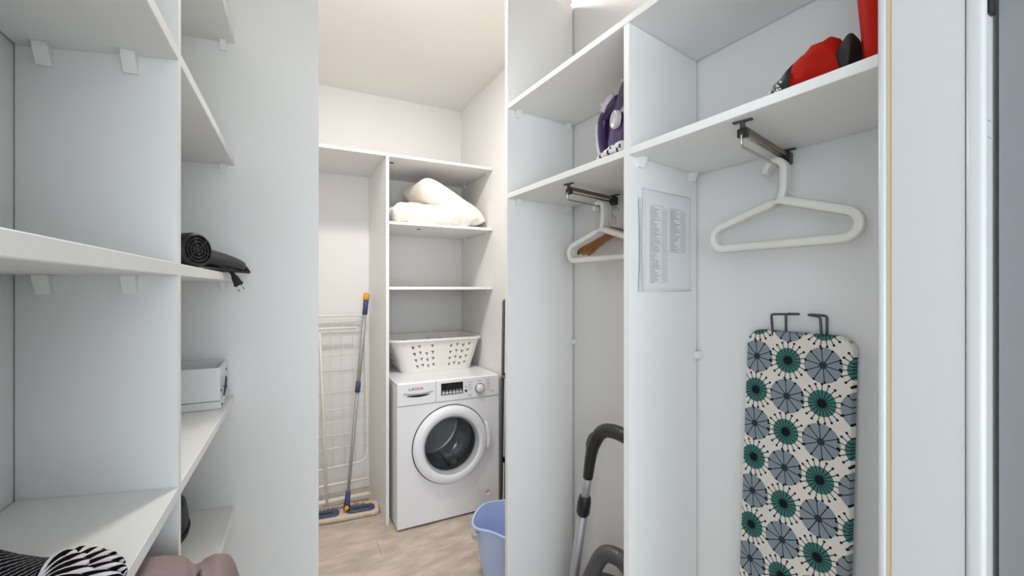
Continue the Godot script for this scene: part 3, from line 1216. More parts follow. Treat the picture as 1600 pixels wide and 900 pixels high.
func mop() -> void:
	var m := thing("flat_mop", "flat mop with telescopic steel handle leaning in the left niche", "mop", P(0.35, 0, 2.88))
	var a := P(0.352, 0.055, 2.868)
	var b := P(0.496, 1.352, 3.035)
	var d := (b - a).normalized()
	var L := a.distance_to(b)
	var st := st_new(true)
	tube(st, [a + d * 0.05, a + d * L * 0.56], 0.0095, 12)
	obj("lower_pole", st, M.aluminium, m)
	st = st_new(true)
	tube(st, [a + d * L * 0.54, a + d * L * 0.9], 0.0125, 12)
	obj("upper_pole", st, M.aluminium, m)
	st = st_new(true)
	tube(st, [a + d * (L * 0.54 - 0.03), a + d * (L * 0.54 + 0.035)], [0.0165, 0.016], 12)
	obj("clamp_collar", st, M.mop_blue, m)
	st = st_new(true)
	tube(st, [a + d * L * 0.895, a + d * L * 0.97], [0.0165, 0.0175], 12)
	obj("grip", st, M.mop_blue, m)
	st = st_new(true)
	tube(st, [a + d * L * 0.968, a + d * L * 0.978, a + d * L * 0.995, a + d * (L + 0.006)], [0.018, 0.021, 0.020, 0.011], 12)
	obj("end_cap", st, M.mop_orange, m)
	st = st_new(true)
	tube(st, [a - d * 0.02, a + d * 0.03, a + d * 0.085], [0.020, 0.017, 0.014], 12)
	var j := obj("swivel_joint", st, M.mop_blue, m)
	st = st_new(true)
	lathe(st, [Vector2(0.0135, 0.0), Vector2(0.0135, 0.006), Vector2(0.010, 0.009), Vector2(0.0, 0.0095)], a + Vector3(-0.003, -0.006, 0.017), Vector3(-0.25, 0.45, 1.0), 20)
	obj("joint_button", st, M.mop_orange, j)
	# pad on the floor with its fluffy edge
	var turn := func(x: float, w: float) -> Vector2:
		var t := -0.10
		return Vector2(0.315 + x * cos(t) - w * sin(t), 2.875 + x * sin(t) + w * cos(t))
	var pad := []
	for p in round_rect(-0.235, 0.225, -0.075, 0.105, 0.035, 6):
		pad.append(turn.call(p.x, p.y))
	st = st_new(true)
	prism(st, pad, 0.001, 0.020, 0.006)
	obj("pad", st, M.mop_pad, m)
	st = st_new(true)
	var r := RandomNumberGenerator.new()
	r.seed = 8
	var edge: Array = round_rect(-0.232, 0.222, -0.072, 0.102, 0.035, 8)
	for i in edge.size():
		var p0: Vector2 = edge[i]
		var p1: Vector2 = edge[(i + 1) % edge.size()]
		var cnt := maxi(1, int(p0.distance_to(p1) / 0.007))
		for k in cnt:
			var q := p0.lerp(p1, float(k) / cnt)
			var out := q.normalized() * Vector2(0.4, 1.0).normalized()
			var e := q + out * r.randf_range(0.008, 0.016)
			var c0: Vector2 = turn.call(q.x, q.y)
			var c1: Vector2 = turn.call(e.x, e.y)
			tube(st, [P(c0.x, 0.014, c0.y), P((c0.x + c1.x) / 2, 0.016, (c0.y + c1.y) / 2), P(c1.x, 0.005, c1.y)], 0.004, 5)
	var fringe := obj("fringe", st, M.mop_pad, m)
	fringe.set_meta("kind", "stuff")
	st = st_new(true)
	# darker tufts along the rear edge
	for k in 60:
		var x := -0.2 + 0.35 * k / 60.0
		var c0: Vector2 = turn.call(x, 0.05 + r.randf_range(-0.008, 0.014))
		tube(st, [P(c0.x, 0.015, c0.y), P(c0.x + r.randf_range(-0.004, 0.004), 0.032, c0.y + r.randf_range(-0.004, 0.004))], [0.005, 0.003], 5)
	var tuft := obj("rear_tufts", st, M.mop_fringe, m)
	tuft.set_meta("kind", "stuff")
	for s in [[-0.19, -0.005], [0.035, 0.20]]:
		var pl := []
		for p in round_rect(s[0], s[1], -0.045, 0.035, 0.03, 6):
			pl.append(turn.call(p.x, p.y))
		st = st_new()
		prism(st, pl, 0.020, 0.032, 0.004)
		var wing := obj("plate", st, M.mop_plate, m)
		st = st_new()
		var gr := []
		for p in round_rect(lerpf(s[0], s[1], 0.2), lerpf(s[0], s[1], 0.8), -0.012, -0.002, 0.004, 3):
			gr.append(turn.call(p.x, p.y))
		prism(st, gr, 0.0318, 0.0335, 0.0005)
		obj("plate_slot", st, M.black_matte, wing)

func bucket() -> void:
	var b := thing("bucket", "lilac blue plastic bucket on the floor before the washing machine", "bucket", P(0.98, 0, 1.885))
	var at := func(a: float, y: float, inner: float) -> Vector3:
		# rounded square plan, flaring upwards; the rim dips into spouts on the sides
		var r := lerpf(0.128, 0.176, y / 0.30) - inner
		var n := 2.6
		var c := cos(a)
		var s := sin(a)
		var k := r / pow(pow(absf(c), n) + pow(absf(s), n), 1.0 / n)
		var yy := y + (0.014 * cos(a * 4.0) * pow(y / 0.30, 6.0))
		var t := 0.55
		return P(0.985 + k * (c * cos(t) - s * sin(t)), yy + 0.001, 1.885 + k * (c * sin(t) + s * cos(t)))
	var st := st_new(true)
	var seg := 64
	var rows := [0.0, 0.02, 0.08, 0.14, 0.20, 0.24, 0.27, 0.285]
	for i in rows.size() - 1:
		for k in seg:
			var a0 := TAU * k / seg
			var a1 := TAU * (k + 1) / seg
			for inner in [0.0, 0.003]:
				var q: Vector3 = at.call(a0, rows[i], inner)
				var ref := P(0.985, q.y, 1.885) if inner == 0.0 else q + (q - P(0.985, q.y, 1.885))
				quad(st, q, at.call(a1, rows[i], inner), at.call(a1, rows[i + 1], inner), at.call(a0, rows[i + 1], inner), ref)
	for k in seg:
		tri(st, P(0.985, 0.004, 1.885), at.call(TAU * k / seg, 0.003, 0.0), at.call(TAU * (k + 1) / seg, 0.003, 0.0), P(0.985, -1, 1.885))
	obj("tub", st, M.bucket_plastic, b)
	st = st_new(true)
	var loop := []
	for k in seg:
		loop.append(at.call(TAU * k / seg, 0.285, -0.004))
	tube(st, loop, 0.0065, 8, true)
	obj("rim", st, M.bucket_plastic, b)
	st = st_new()
	var e: Vector3 = at.call(deg_to_rad(150.0), 0.255, -0.004)
	box(st, e.x - 0.026, e.x + 0.012, e.y - 0.018, e.y + 0.010, -e.z - 0.014, -e.z + 0.014, 0.004)
	obj("handle_lug", st, M.bucket_clip, b)

func folded_frame() -> void:
	# slim folded metal frame standing on edge beside the washer
	var f := thing("folding_frame", "slim dark grey folded metal frame standing behind the blue bucket", "folding frame", P(1.17, 0, 2.35))
	for s in [[1.148, 1.166, 2.375, 0.86], [1.160, 1.188, 2.390, 1.315], [1.176, 1.200, 2.365, 1.28]]:
		var st := st_new(true)
		tube(st, fillet([P(s[0], 0.012, s[2] - 0.02), P(s[1], s[3], s[2]), P(s[1] + 0.012, s[3] + 0.004, s[2] - 0.08), P(s[0] + 0.02, 0.012, s[2] - 0.11)], 0.02), 0.0095, 10)
		obj("side_rail", st, M.grey_lacquer, f)
	for y in [0.35, 0.85, 1.22]:
		var st := st_new()
		box(st, 1.162 + 0.02 * y, 1.176 + 0.02 * y, y, y + 0.03, 2.27, 2.375, 0.002)
		obj("cross_piece", st, M.black_plastic, f)

# ---------------------------------------------------------------- right wardrobe contents
func hanger_proto(half: float) -> Node3D:
	# white plastic hanger in the local w (z) / y plane; the origin is where the hook bears on the rail
	var t := Node3D.new()
	var st := st_new(true)
	var top := -0.080
	var path := [Vector3(0, top, 0.012), Vector3(0, top - 0.006, 0.03)]
	var ex := half - 0.030
	var cy := top - 0.070
	# shoulder, round end, straight lower bar, and the same mirrored
	for k in 9:
		var a := deg_to_rad(75.0 - k * 20.6)
		path.append(Vector3(0, cy + sin(a) * 0.028, ex + cos(a) * 0.030))
	for k in 9:
		var a := deg_to_rad(270.0 - k * 20.6)
		path.append(Vector3(0, cy + sin(a) * 0.028, -ex + cos(a) * 0.030))
	path.append(Vector3(0, top - 0.006, -0.01))
	tube(st, path, 0.0098, 10, true, Vector3.RIGHT, 0.52)
	obj("hanger_frame", st, M.hanger_white, t, false)
	st = st_new(true)
	var hook := [Vector3(0, top - 0.002, 0.010), Vector3(0, top + 0.018, 0.0165), Vector3(0, top + 0.045, 0.0185)]
	for k in 8:
		var a := deg_to_rad(k * 27.0)
		hook.append(Vector3(0, -0.0125 + sin(a) * 0.0215, -0.003 + cos(a) * 0.0215))
	tube(st, smooth_path(hook, 4), 0.0088, 10, false, Vector3.RIGHT, 0.55)
	obj("hook", st, M.hanger_white, t, false)
	return t

func put_hanger(proto: Node3D, called: String, at: Vector3, turn: float, label: String, category: String, group: String) -> void:
	var t: Node3D = proto.duplicate()
	t.name = numbered(called)
	add_child(t)
	t.position = at
	t.rotation.y = turn
	tag(t, label, category, group)

func hangers() -> void:
	var small := hanger_proto(0.163)
	var near_labels := ["white plastic hanger foremost on the near rail above the ironing board", "white plastic hanger second on the near rail above the ironing board", "white plastic hanger rearmost on the near rail above the ironing board"]
	for k in 3:
		put_hanger(small, "clothes_hanger", P(0.982 + 0.0115 * k, 1.6668, 0.607 + 0.003 * k), 0.0, near_labels[k], "hanger", "white hangers on the near rail")
	var big := hanger_proto(0.163)
	var far_labels := ["white plastic hanger foremost on the far rail behind the divider", "white plastic hanger second from the front on the far rail", "white plastic hanger third from the front on the far rail", "white plastic hanger rearmost on the far rail next to the wooden ones"]
	for k in 4:
		put_hanger(big, "clothes_hanger", P(0.940 + 0.0118 * k, 1.6668, 1.1770 + 0.0030 * k), 0.05, far_labels[k], "hanger", "white hangers on the far rail")
	small.free()
	big.free()
	# wooden hangers
	var t := Node3D.new()
	var st := st_new(true)
	var prev := []
	var rings := []
	for k in 15:
		var s := -1.0 + 2.0 * k / 14.0
		var y := -0.084 - 0.066 * pow(absf(s), 1.4)
		var hh := lerpf(0.016, 0.011, absf(s))
		var tt := lerpf(0.0065, 0.008, absf(s))
		if k == 0 or k == 14:
			hh *= 0.6
		var ring := []
		for p in [[-tt, -hh * 0.6], [-tt * 0.6, -hh], [tt * 0.6, -hh], [tt, -hh * 0.6], [tt, hh * 0.6], [tt * 0.6, hh], [-tt * 0.6, hh], [-tt, hh * 0.6]]:
			ring.append(Vector3(p[0], y + p[1], s * 0.158))
		rings.append(ring)
	for i in rings.size() - 1:
		var c := Vector3.ZERO
		for p in rings[i]:
			c += p / 8.0
		for p in 8:
			var j := (p + 1) % 8
			quad(st, rings[i][p], rings[i][j], rings[i + 1][j], rings[i + 1][p], c)
	for e in [0, 14]:
		for p in range(1, 7):
			tri(st, rings[e][0], rings[e][p], rings[e][p + 1], Vector3(0, -0.1, 0))
	obj("hanger_arms", st, M.wood_hanger, t, false)
	st = st_new(true)
	var hook := [Vector3(0, -0.074, 0), Vector3(0, -0.035, 0)]
	for k in 9:
		var a := deg_to_rad(-60.0 + k * 30.0)
		hook.append(Vector3(0, -0.0145 + sin(a) * 0.0175, -cos(a) * 0.0175))
	tube(st, smooth_path(hook, 4), 0.0018, 8)
	obj("hook", st, M.chrome, t, false)
	var wl := ["wooden hanger with broad arms nearest the white hangers on the far rail", "wooden hanger in the middle of the three on the far rail", "wooden hanger closest to the wall on the far rail"]
	for k in 3:
		put_hanger(t, "wooden_hanger", P(0.9925 + 0.0178 * k, 1.6695, 1.1900 + 0.0044 * k), 0.08 - 0.06 * k, wl[k], "hanger", "wooden hangers on the far rail")
	t.free()

func sheet() -> void:
	var d := (RC - RA).normalized()
	var n := Vector2(d.y, -d.x)      # towards the camera
	var p := thing("printed_sheet", "printed list in a clear sleeve fixed to the wardrobe divider", "document", P(0.89, 1.5, 0.85))
	var at := func(t: float, y: float, out: float) -> Vector3:
		var q := RA + d * t + n * out
		return P(q.x, y, q.y)
	# paper
	var s0 := 0.065
	var s1 := 0.262
	var y0 := 1.390
	var y1 := 1.628
	var st := st_new()
	var inside: Vector3 = at.call(0.15, 1.5, -1.0)
	var c := [at.call(s0, y1, 0.0016), at.call(s1, y1, 0.0016), at.call(s1, y0, 0.0016), at.call(s0, y0, 0.0016)]
	tri_uv(st, [c[0], c[1], c[2]], [Vector2(0, 0), Vector2(1, 0), Vector2(1, 1)], inside)
	tri_uv(st, [c[0], c[2], c[3]], [Vector2(0, 0), Vector2(1, 1), Vector2(0, 1)], inside)
	# the sheet's thickness
	var e := [at.call(s0, y1, 0.0008), at.call(s1, y1, 0.0008), at.call(s1, y0, 0.0008), at.call(s0, y0, 0.0008)]
	var mid: Vector3 = at.call((s0 + s1) / 2, (y0 + y1) / 2, 0.001)
	for k in 4:
		var j := (k + 1) % 4
		tri_uv(st, [c[k], c[j], e[j]], [Vector2.ZERO, Vector2.ZERO, Vector2.ZERO], mid)
		tri_uv(st, [c[k], e[j], e[k]], [Vector2.ZERO, Vector2.ZERO, Vector2.ZERO], mid)
	var m := mat("printed_paper", Color.WHITE, 0.7)
	m.albedo_texture = paper_texture()
	obj("paper", st, m, p)
	# clear sleeve, its rim and the punched binding strip that curls off the board
	st = st_new()
	var v0 := 0.052
	var q := [at.call(v0, y1 + 0.014, 0.003), at.call(s1 + 0.008, y1 + 0.014, 0.003), at.call(s1 + 0.008, y0 - 0.008, 0.003), at.call(v0, y0 - 0.008, 0.003)]
	quad(st, q[0], q[1], q[2], q[3], inside)
	obj("sleeve", st, M.clear_sleeve, p)
	st = st_new(true)
	tube(st, [q[0], q[1]], 0.0011, 6)
	tube(st, [q[1], q[2]], 0.0009, 6)
	tube(st, [q[2], q[3]], 0.0013, 6)
	tube(st, [q[3], q[0]], 0.0014, 6)
	obj("sleeve_rim", st, M.paper_edge, p)
	st = st_new(true)
	for k in 10:
		var ya := lerpf(y0 - 0.010, y1 - 0.012, k / 10.0)
		var yb := lerpf(y0 - 0.010, y1 - 0.012, (k + 1) / 10.0)
		var ca := 0.004 + 0.005 * sin(k / 10.0 * PI)
		var cb := 0.004 + 0.005 * sin((k + 1) / 10.0 * PI)
		quad(st, at.call(v0 - 0.004, ya, 0.003), at.call(v0 - 0.020, ya, ca), at.call(v0 - 0.020, yb, cb), at.call(v0 - 0.004, yb, 0.003), inside)
	obj("binding_strip", st, M.paper_edge, p)

func ironing_board() -> void:
	var b := thing("ironing_board", "ironing board with dandelion print cover standing against the wardrobe wall", "ironing board", P(0.97, 0, 0.59))
	var lean := func(y: float) -> float: return 1.038 - 0.055 * (1.29 - y)
	# outline in (w, y): square rounded top end, long sides, narrowing towards the floor
	var o := []
	for p in round_rect(0.4785, 0.7105, 0.0, 1.2885, 0.034, 7):
		var y: float = p.y
		var k := 1.0
		if y < 0.45:
			k = lerpf(0.42, 1.0, sqrt(clampf((y - 0.02) / 0.43, 0.0, 1.0)))
		elif y < 1.2:
			k = 1.0 + 0.03 * (1.2 - y)
		o.append(Vector2(0.5945 + (p.x - 0.5945) * k, maxf(y, 0.02)))
	# insert points along the sides so that the taper curves
	var full := []
	for i in o.size():
		var a: Vector2 = o[i]
		var c: Vector2 = o[(i + 1) % o.size()]
		full.append(a)
		if absf(a.y - c.y) > 0.3:
			for k in range(1, 14):
				var y := lerpf(a.y, c.y, k / 14.0)
				var side := signf(a.x - 0.5945)
				var hw := 0.116
				if y < 0.45:
					hw *= lerpf(0.42, 1.0, sqrt(clampf((y - 0.02) / 0.43, 0.0, 1.0)))
				else:
					hw *= 1.0 + 0.03 * (1.2 - y)
				full.append(Vector2(0.5945 + side * hw, y))
	var uv := func(p: Vector2) -> Vector2: return Vector2((0.684 - p.x) / 0.149, (1.223 - p.y) / 0.163)
	var st := st_new()
	var n := full.size()
	var ctr := Vector2(0.5945, 0.7)
	var soft: Array = []
	for p in full:
		soft.append(p + (ctr - p).normalized() * 0.004)
	var pt := func(p: Vector2, back: float) -> Vector3: return P(lean.call(p.y) + back, p.y, p.x)
	var inside := P(lean.call(0.7) + 0.3, 0.7, 0.5945)
	var mid := P(lean.call(0.7) + 0.01, 0.7, 0.5945)
	# front: strips between left and right at equal heights would need matching points, so fan from the middle line
	for i in n:
		var j := (i + 1) % n
		var a: Vector2 = soft[i]
		var c: Vector2 = soft[j]
		var ca := Vector2(0.5945, clampf(a.y, 0.06, 1.25))
		var cc := Vector2(0.5945, clampf(c.y, 0.06, 1.25))
		tri_uv(st, [pt.call(a, 0.0), pt.call(c, 0.0), pt.call(cc, 0.0)], [uv.call(a), uv.call(c), uv.call(cc)], inside)
		if ca != cc:
			tri_uv(st, [pt.call(a, 0.0), pt.call(cc, 0.0), pt.call(ca, 0.0)], [uv.call(a), uv.call(cc), uv.call(ca)], inside)
		var e: Vector2 = full[i]
		var f: Vector2 = full[j]
		for s in [[a, c, f, e, 0.0, 0.004], [e, f, f, e, 0.004, 0.018]]:
			tri_uv(st, [pt.call(s[0], s[4]), pt.call(s[1], s[4]), pt.call(s[2], s[5])], [uv.call(s[0]), uv.call(s[1]), uv.call(s[2])], mid)
			tri_uv(st, [pt.call(s[0], s[4]), pt.call(s[2], s[5]), pt.call(s[3], s[5])], [uv.call(s[0]), uv.call(s[2]), uv.call(s[3])], mid)
	var m := mat("dandelion_cotton", Color.WHITE, 0.9, 0.0, 0.2)
	m.albedo_texture = cover_texture()
	obj("cover", st, m, b)
	st = st_new()
	for i in n:
		var j := (i + 1) % n
		var a: Vector2 = full[i]
		var c: Vector2 = full[j]
		tri(st, pt.call(a, 0.0175), pt.call(c, 0.0175), pt.call(Vector2(0.5945, clampf(c.y, 0.06, 1.25)), 0.0175), mid)
		tri(st, pt.call(a, 0.0175), pt.call(Vector2(0.5945, clampf(c.y, 0.06, 1.25)), 0.0175), pt.call(Vector2(0.5945, clampf(a.y, 0.06, 1.25)), 0.0175), mid)
	obj("base_plate", st, M.brushed_steel, b)
	# bent wire feet that stick out over the square end
	for s in [[0.648, 0.622, 0.592], [0.540, 0.534, 0.566]]:
		st = st_new(true)
		var xa := 1.030
		var xb := 1.046
		tube(st, fillet([P(xa + 0.018, 1.20, s[0]), P(xa + 0.004, 1.3275, s[0]), P(xa + 0.004, 1.3305, s[2]), P(xb + 0.004, 1.3305, s[2]), P(xb + 0.002, 1.3295, s[1]), P(xb + 0.003, 1.20, s[1])], 0.006, 4), 0.0028, 8)
		obj("wire_foot", st, M.dark_steel, b)

func vacuum() -> void:
	var v := thing("vacuum_cleaner", "black canister vacuum cleaner with grey hose in the far wardrobe bay", "vacuum cleaner", P(0.92, 0, 1.15))
	# canister
	var st := st_new(true)
	var pr := []
	for level in [[0.0, 0.75], [0.03, 0.95], [0.12, 1.0], [0.30, 0.98], [0.38, 0.88], [0.425, 0.66], [0.44, 0.3]]:
		var ring := []
		for k in 28:
			var a := TAU * k / 28
			ring.append(P(0.935 + cos(a) * 0.095 * level[1], level[0] + 0.004, 1.085 + sin(a) * 0.165 * level[1]))
		pr.append(ring)
	loft(st, pr, P(0.935, 0.2, 1.085))
	var body := obj("canister", st, M.vacuum_black, v)
	st = st_new(true)
	tube(st, smooth_path([P(0.90, 0.385, 0.985), P(0.895, 0.475, 1.0), P(0.895, 0.50, 1.03), P(0.90, 0.43, 1.10)], 5), [0.010, 0.011, 0.012, 0.013, 0.014, 0.014, 0.014, 0.014, 0.014, 0.014, 0.014, 0.013, 0.012, 0.011, 0.011, 0.010], 10)
	obj("carry_handle", st, M.vacuum_black, body)
	# wand
	var a := P(0.900, 0.03, 1.338)
	var k1 := P(0.900, 0.660, 1.2055)
	var k2 := P(0.900, 0.775, 1.181)
	st = st_new(true)
	tube(st, [a, k1], 0.0165, 16)
	obj("lower_tube", st, M.aluminium, v)
	st = st_new(true)
	tube(st, [k1, k2], 0.0135, 16)
	obj("upper_tube", st, M.aluminium, v)
	st = st_new(true)
	var d := (k1 - a).normalized()
	tube(st, [k1 - d * 0.035, k1 - d * 0.025, k1 + d * 0.01, k1 + d * 0.030, k1 + d * 0.036], [0.0185, 0.0225, 0.0225, 0.020, 0.016], 18)
	obj("slider_collar", st, M.vacuum_black, v)
	st = st_new(true)
	var hp := smooth_path([k2 - d * 0.015, k2 + d * 0.06, P(0.900, 0.885, 1.150), P(0.900, 0.935, 1.108), P(0.900, 0.952, 1.045), P(0.900, 0.945, 0.965), P(0.900, 0.915, 0.900)], 6)
	var rr := []
	for i in hp.size():
		rr.append(lerpf(0.0165, 0.0215, minf(1.0, i / 14.0)))
	tube(st, hp, rr, 16)
	var grip := obj("bent_grip", st, M.vacuum_black, v)
	st = st_new(true)
	tube(st, smooth_path([P(0.898, 0.850, 1.176), P(0.898, 0.875, 1.1785), P(0.898, 0.905, 1.163), P(0.898, 0.918, 1.144)], 4), 0.008, 10)
	obj("air_slider", st, M.black_plastic, grip)
	st = st_new()
	box(st, 0.845, 0.965, 0.002, 0.035, 1.30, 1.40, 0.008)
	obj("floor_nozzle", st, M.vacuum_black, v)
	# ribbed hose from the canister round to the grip
	st = st_new(true)
	var path := smooth_path([P(0.87, 0.30, 1.205), P(0.868, 0.38, 1.170), P(0.865, 0.50, 1.112), P(0.862, 0.585, 1.055), P(0.862, 0.612, 0.985), P(0.87, 0.60, 0.925), P(0.885, 0.70, 0.880), P(0.898, 0.86, 0.885), P(0.90, 0.91, 0.899)], 30)
	var rad := []
	for i in path.size():
		rad.append(0.0240 if i % 3 == 0 else (0.0190 if i % 3 == 1 else 0.0225))
	tube(st, path, rad, 18)
	obj("ribbed_hose", st, M.hose_grey, v)

func iron() -> void:
	# steam iron standing on its heel on the upper board of the far bay, soleplate turned away
	var i := thing("steam_iron", "purple and white steam iron standing upright on the wardrobe shelf", "iron", P(0.885, 1.734, 1.0))
	var st := st_new(true)
	# body: sections from the heel (bottom) to the nose (top); each is a D shape from the soleplate (small w) outwards
	var rings := []
	for s in [[0.0, 0.056, 0.090], [0.02, 0.060, 0.098], [0.08, 0.058, 0.098], [0.14, 0.050, 0.090], [0.19, 0.038, 0.078], [0.235, 0.024, 0.060], [0.262, 0.011, 0.045], [0.272, 0.003, 0.034]]:
		var ring := []
		for k in 20:
			var a := TAU * k / 20
			ring.append(P(0.885 + cos(a) * s[1], 1.736 + s[0], 0.935 + sin(a) * (s[2] + 0.012) * (1.0 if sin(a) > 0.0 else 0.20)))
		rings.append(ring)
	loft(st, rings, P(0.885, 1.84, 0.94))
	obj("body", st, M.iron_purple, i)
	st = st_new(true)
	# soleplate on the far side
	var sole := []
	for s in [[0.0, 0.054], [0.10, 0.056], [0.18, 0.042], [0.24, 0.024], [0.278, 0.003]]:
		sole.append([s[0], s[1]])
	for k in sole.size() - 1:
		for sg in [1.0, -1.0]:
			quad(st, P(0.885, 1.736 + sole[k][0], 0.906), P(0.885 + sg * sole[k][1], 1.736 + sole[k][0], 0.906), P(0.885 + sg * sole[k + 1][1], 1.736 + sole[k + 1][0], 0.906), P(0.885, 1.736 + sole[k + 1][0], 0.906), P(0.885, 1.8, 1.5))
	obj("soleplate", st, M.brushed_steel, i)
	# handle: an arch outside the body
	st = st_new(true)
	var hp := smooth_path([P(0.885, 1.752, 1.020), P(0.885, 1.79, 1.064), P(0.885, 1.85, 1.083), P(0.885, 1.905, 1.082), P(0.885, 1.93, 1.055), P(0.885, 1.945, 1.01)], 6)
	tube(st, hp, 0.019, 14)
	var h := obj("handle", st, M.iron_purple, i)
	st = st_new(true)
	tube(st, smooth_path([P(0.880, 1.752, 1.036), P(0.880, 1.79, 1.079), P(0.880, 1.85, 1.097), P(0.880, 1.898, 1.097)], 6), 0.0135, 12)
	obj("grip_strip", st, M.iron_white, h)
	st = st_new(true)
	tube(st, [P(0.875, 1.928, 1.068), P(0.875, 1.950, 1.050), P(0.875, 1.968, 1.030)], [0.014, 0.013, 0.008], 12)
	obj("spray_housing", st, M.iron_white, i)
	st = st_new(true)
	lathe(st, [Vector2(0.0, 0.0), Vector2(0.007, 0.0), Vector2(0.007, 0.014), Vector2(0.0, 0.015)], P(0.870, 1.945, 1.062), P(0, 0.6, 1.0), 14)
	obj("steam_button", st, M.iron_white, i)
	st = st_new(true)
	lathe(st, [Vector2(0.0, 0.0), Vector2(0.005, 0.0), Vector2(0.004, 0.016), Vector2(0.0, 0.016)], P(0.880, 1.992, 0.985), P(0, 0.5, 1.0), 12)
	obj("spray_nozzle", st, M.iron_white, i)
	# round filler dial on the cheek
	st = st_new(true)
	lathe(st, [Vector2(0.025, 0.0), Vector2(0.025, 0.012), Vector2(0.021, 0.016), Vector2(0.018, 0.012), Vector2(0.0, 0.012)], P(0.836, 1.862, 0.962), P(-1.0, 0.0, 0.35), 28)
	obj("dial", st, M.iron_white, i)
	# fabric power cord heaped on the shelf by the heel
	st = st_new(true)
	var cord := []
	for k in 64:
		var t := k / 63.0
		var a := t * TAU * 2.6
		cord.append(P(0.790 + 0.024 * cos(a) * (1.0 + 0.2 * sin(5.0 * t)), 1.7425 + 0.017 * t + 0.003 * sin(a * 2.0), 0.935 + 0.056 * sin(a) - 0.03 * t))
	tube(st, cord, 0.0068, 8)
	var c := obj("power_cord", st, M.white_fleck, i)
	st = st_new(true)
	for k in range(1, 62, 2):
		var p: Vector3 = cord[k]
		var q: Vector3 = cord[k + 1]
		tube(st, [p, p.lerp(q, 0.45)], 0.0072, 8)
	var fl := obj("cord_fleck", st, M.dark_fleck, c)
	fl.set_meta("kind", "stuff")

func red_things() -> void:
	# on the lower board of the near bay: a lying red bag and an upright red one
	var b := thing("drawstring_bag", "red padded bag with black flecked end lying on the near wardrobe shelf", "bag", P(0.83, 1.734, 0.41))
	var st := st_new(true)
	var nz := noise(13, 0.35)
	var rings := []
	var path := [[0.472, 0.030, 0.0255], [0.4665, 0.034, 0.0305], [0.452, 0.037, 0.034], [0.436, 0.040, 0.0372], [0.421, 0.041, 0.0395], [0.408, 0.040, 0.0385], [0.400, 0.036, 0.034], [0.394, 0.030, 0.028]]
	for s in path:
		var ring := []
		for k in 32:
			var a := TAU * k / 32
			var bump := 1.0 + 0.22 * nz.get_noise_3d(s[0] * 260.0, cos(a) * 5.0, sin(a) * 5.0)
			ring.append(P(0.832 + cos(a) * s[1] * bump, 1.7355 + s[2] + sin(a) * s[2] * (bump if sin(a) > 0.0 else 1.0), s[0]))
		rings.append(ring)
	loft(st, rings, P(0.832, 1.765, 0.42))
	obj("bag_body", st, M.red_nylon, b)
	st = st_new(true)
	rings = []
	for s in [[0.470, 0.031, 0.0275], [0.478, 0.029, 0.0255], [0.490, 0.026, 0.021], [0.502, 0.021, 0.0165], [0.514, 0.014, 0.010], [0.522, 0.005, 0.004]]:
		var ring := []
		for k in 16:
			var a := TAU * k / 16
			var bump := 1.0 + 0.3 * nz.get_noise_3d(s[0] * 500.0, cos(a) * 9.0, sin(a) * 9.0)
			ring.append(P(0.826 + cos(a) * s[1] * bump, 1.7355 + s[2] + sin(a) * s[2] * (bump if sin(a) > 0.0 else 1.0), s[0]))
		rings.append(ring)
	loft(st, rings, P(0.826, 1.75, 0.49))
	var e := obj("gathered_end", st, M.black_nylon, b)
	st = st_new(true)
	var r := RandomNumberGenerator.new()
	r.seed = 3
	for k in 44:
		var w := r.randf_range(0.480, 0.514)
		var a := r.randf_range(PI * 0.4, PI * 1.1)
		var hw := lerpf(0.027, 0.014, (w - 0.480) / 0.034)
		var p := P(0.826 + cos(a) * hw, 1.7355 + hw * 0.8 + sin(a) * hw * 0.8, w)
		tube(st, [p, p + Vector3(r.randf_range(-0.004, 0.0), r.randf_range(0.0, 0.004), r.randf_range(-0.004, 0.004))], 0.0018, 5)
	var fl := obj("fleck", st, M.white_fleck, e)
	fl.set_meta("kind", "stuff")
	st = st_new(true)
	cushion(st, P(0.826, 1.770, 0.3850), Basis(Vector3.RIGHT, 0.1), Vector3(0.026, 0.033, 0.010), noise(4, 0.3), 0.004, 14, 2.5)
	obj("black_flap", st, M.black_nylon, b)
	# the upright one
	st = st_new(true)
	rings = []
	for s in [[0.0, 0.030, 0.024], [0.03, 0.034, 0.026], [0.09, 0.036, 0.030], [0.16, 0.038, 0.036], [0.22, 0.037, 0.037], [0.27, 0.030, 0.032], [0.285, 0.012, 0.016]]:
		var ring := []
		for k in 24:
			var a := TAU * k / 24
			var bump := 1.0 + 0.10 * nz.get_noise_3d(s[0] * 90.0, cos(a) * 8.0, sin(a) * 8.0)
			ring.append(P(0.835 + cos(a) * s[1] * bump, 1.7355 + s[0], 0.3435 + sin(a) * s[2] * bump))
		rings.append(ring)
	loft(st, rings, P(0.835, 1.87, 0.3435))
	tag(obj("upright_bag", st, M.red_nylon), "tall red cloth bag standing on the shelf beside the door frame", "bag")

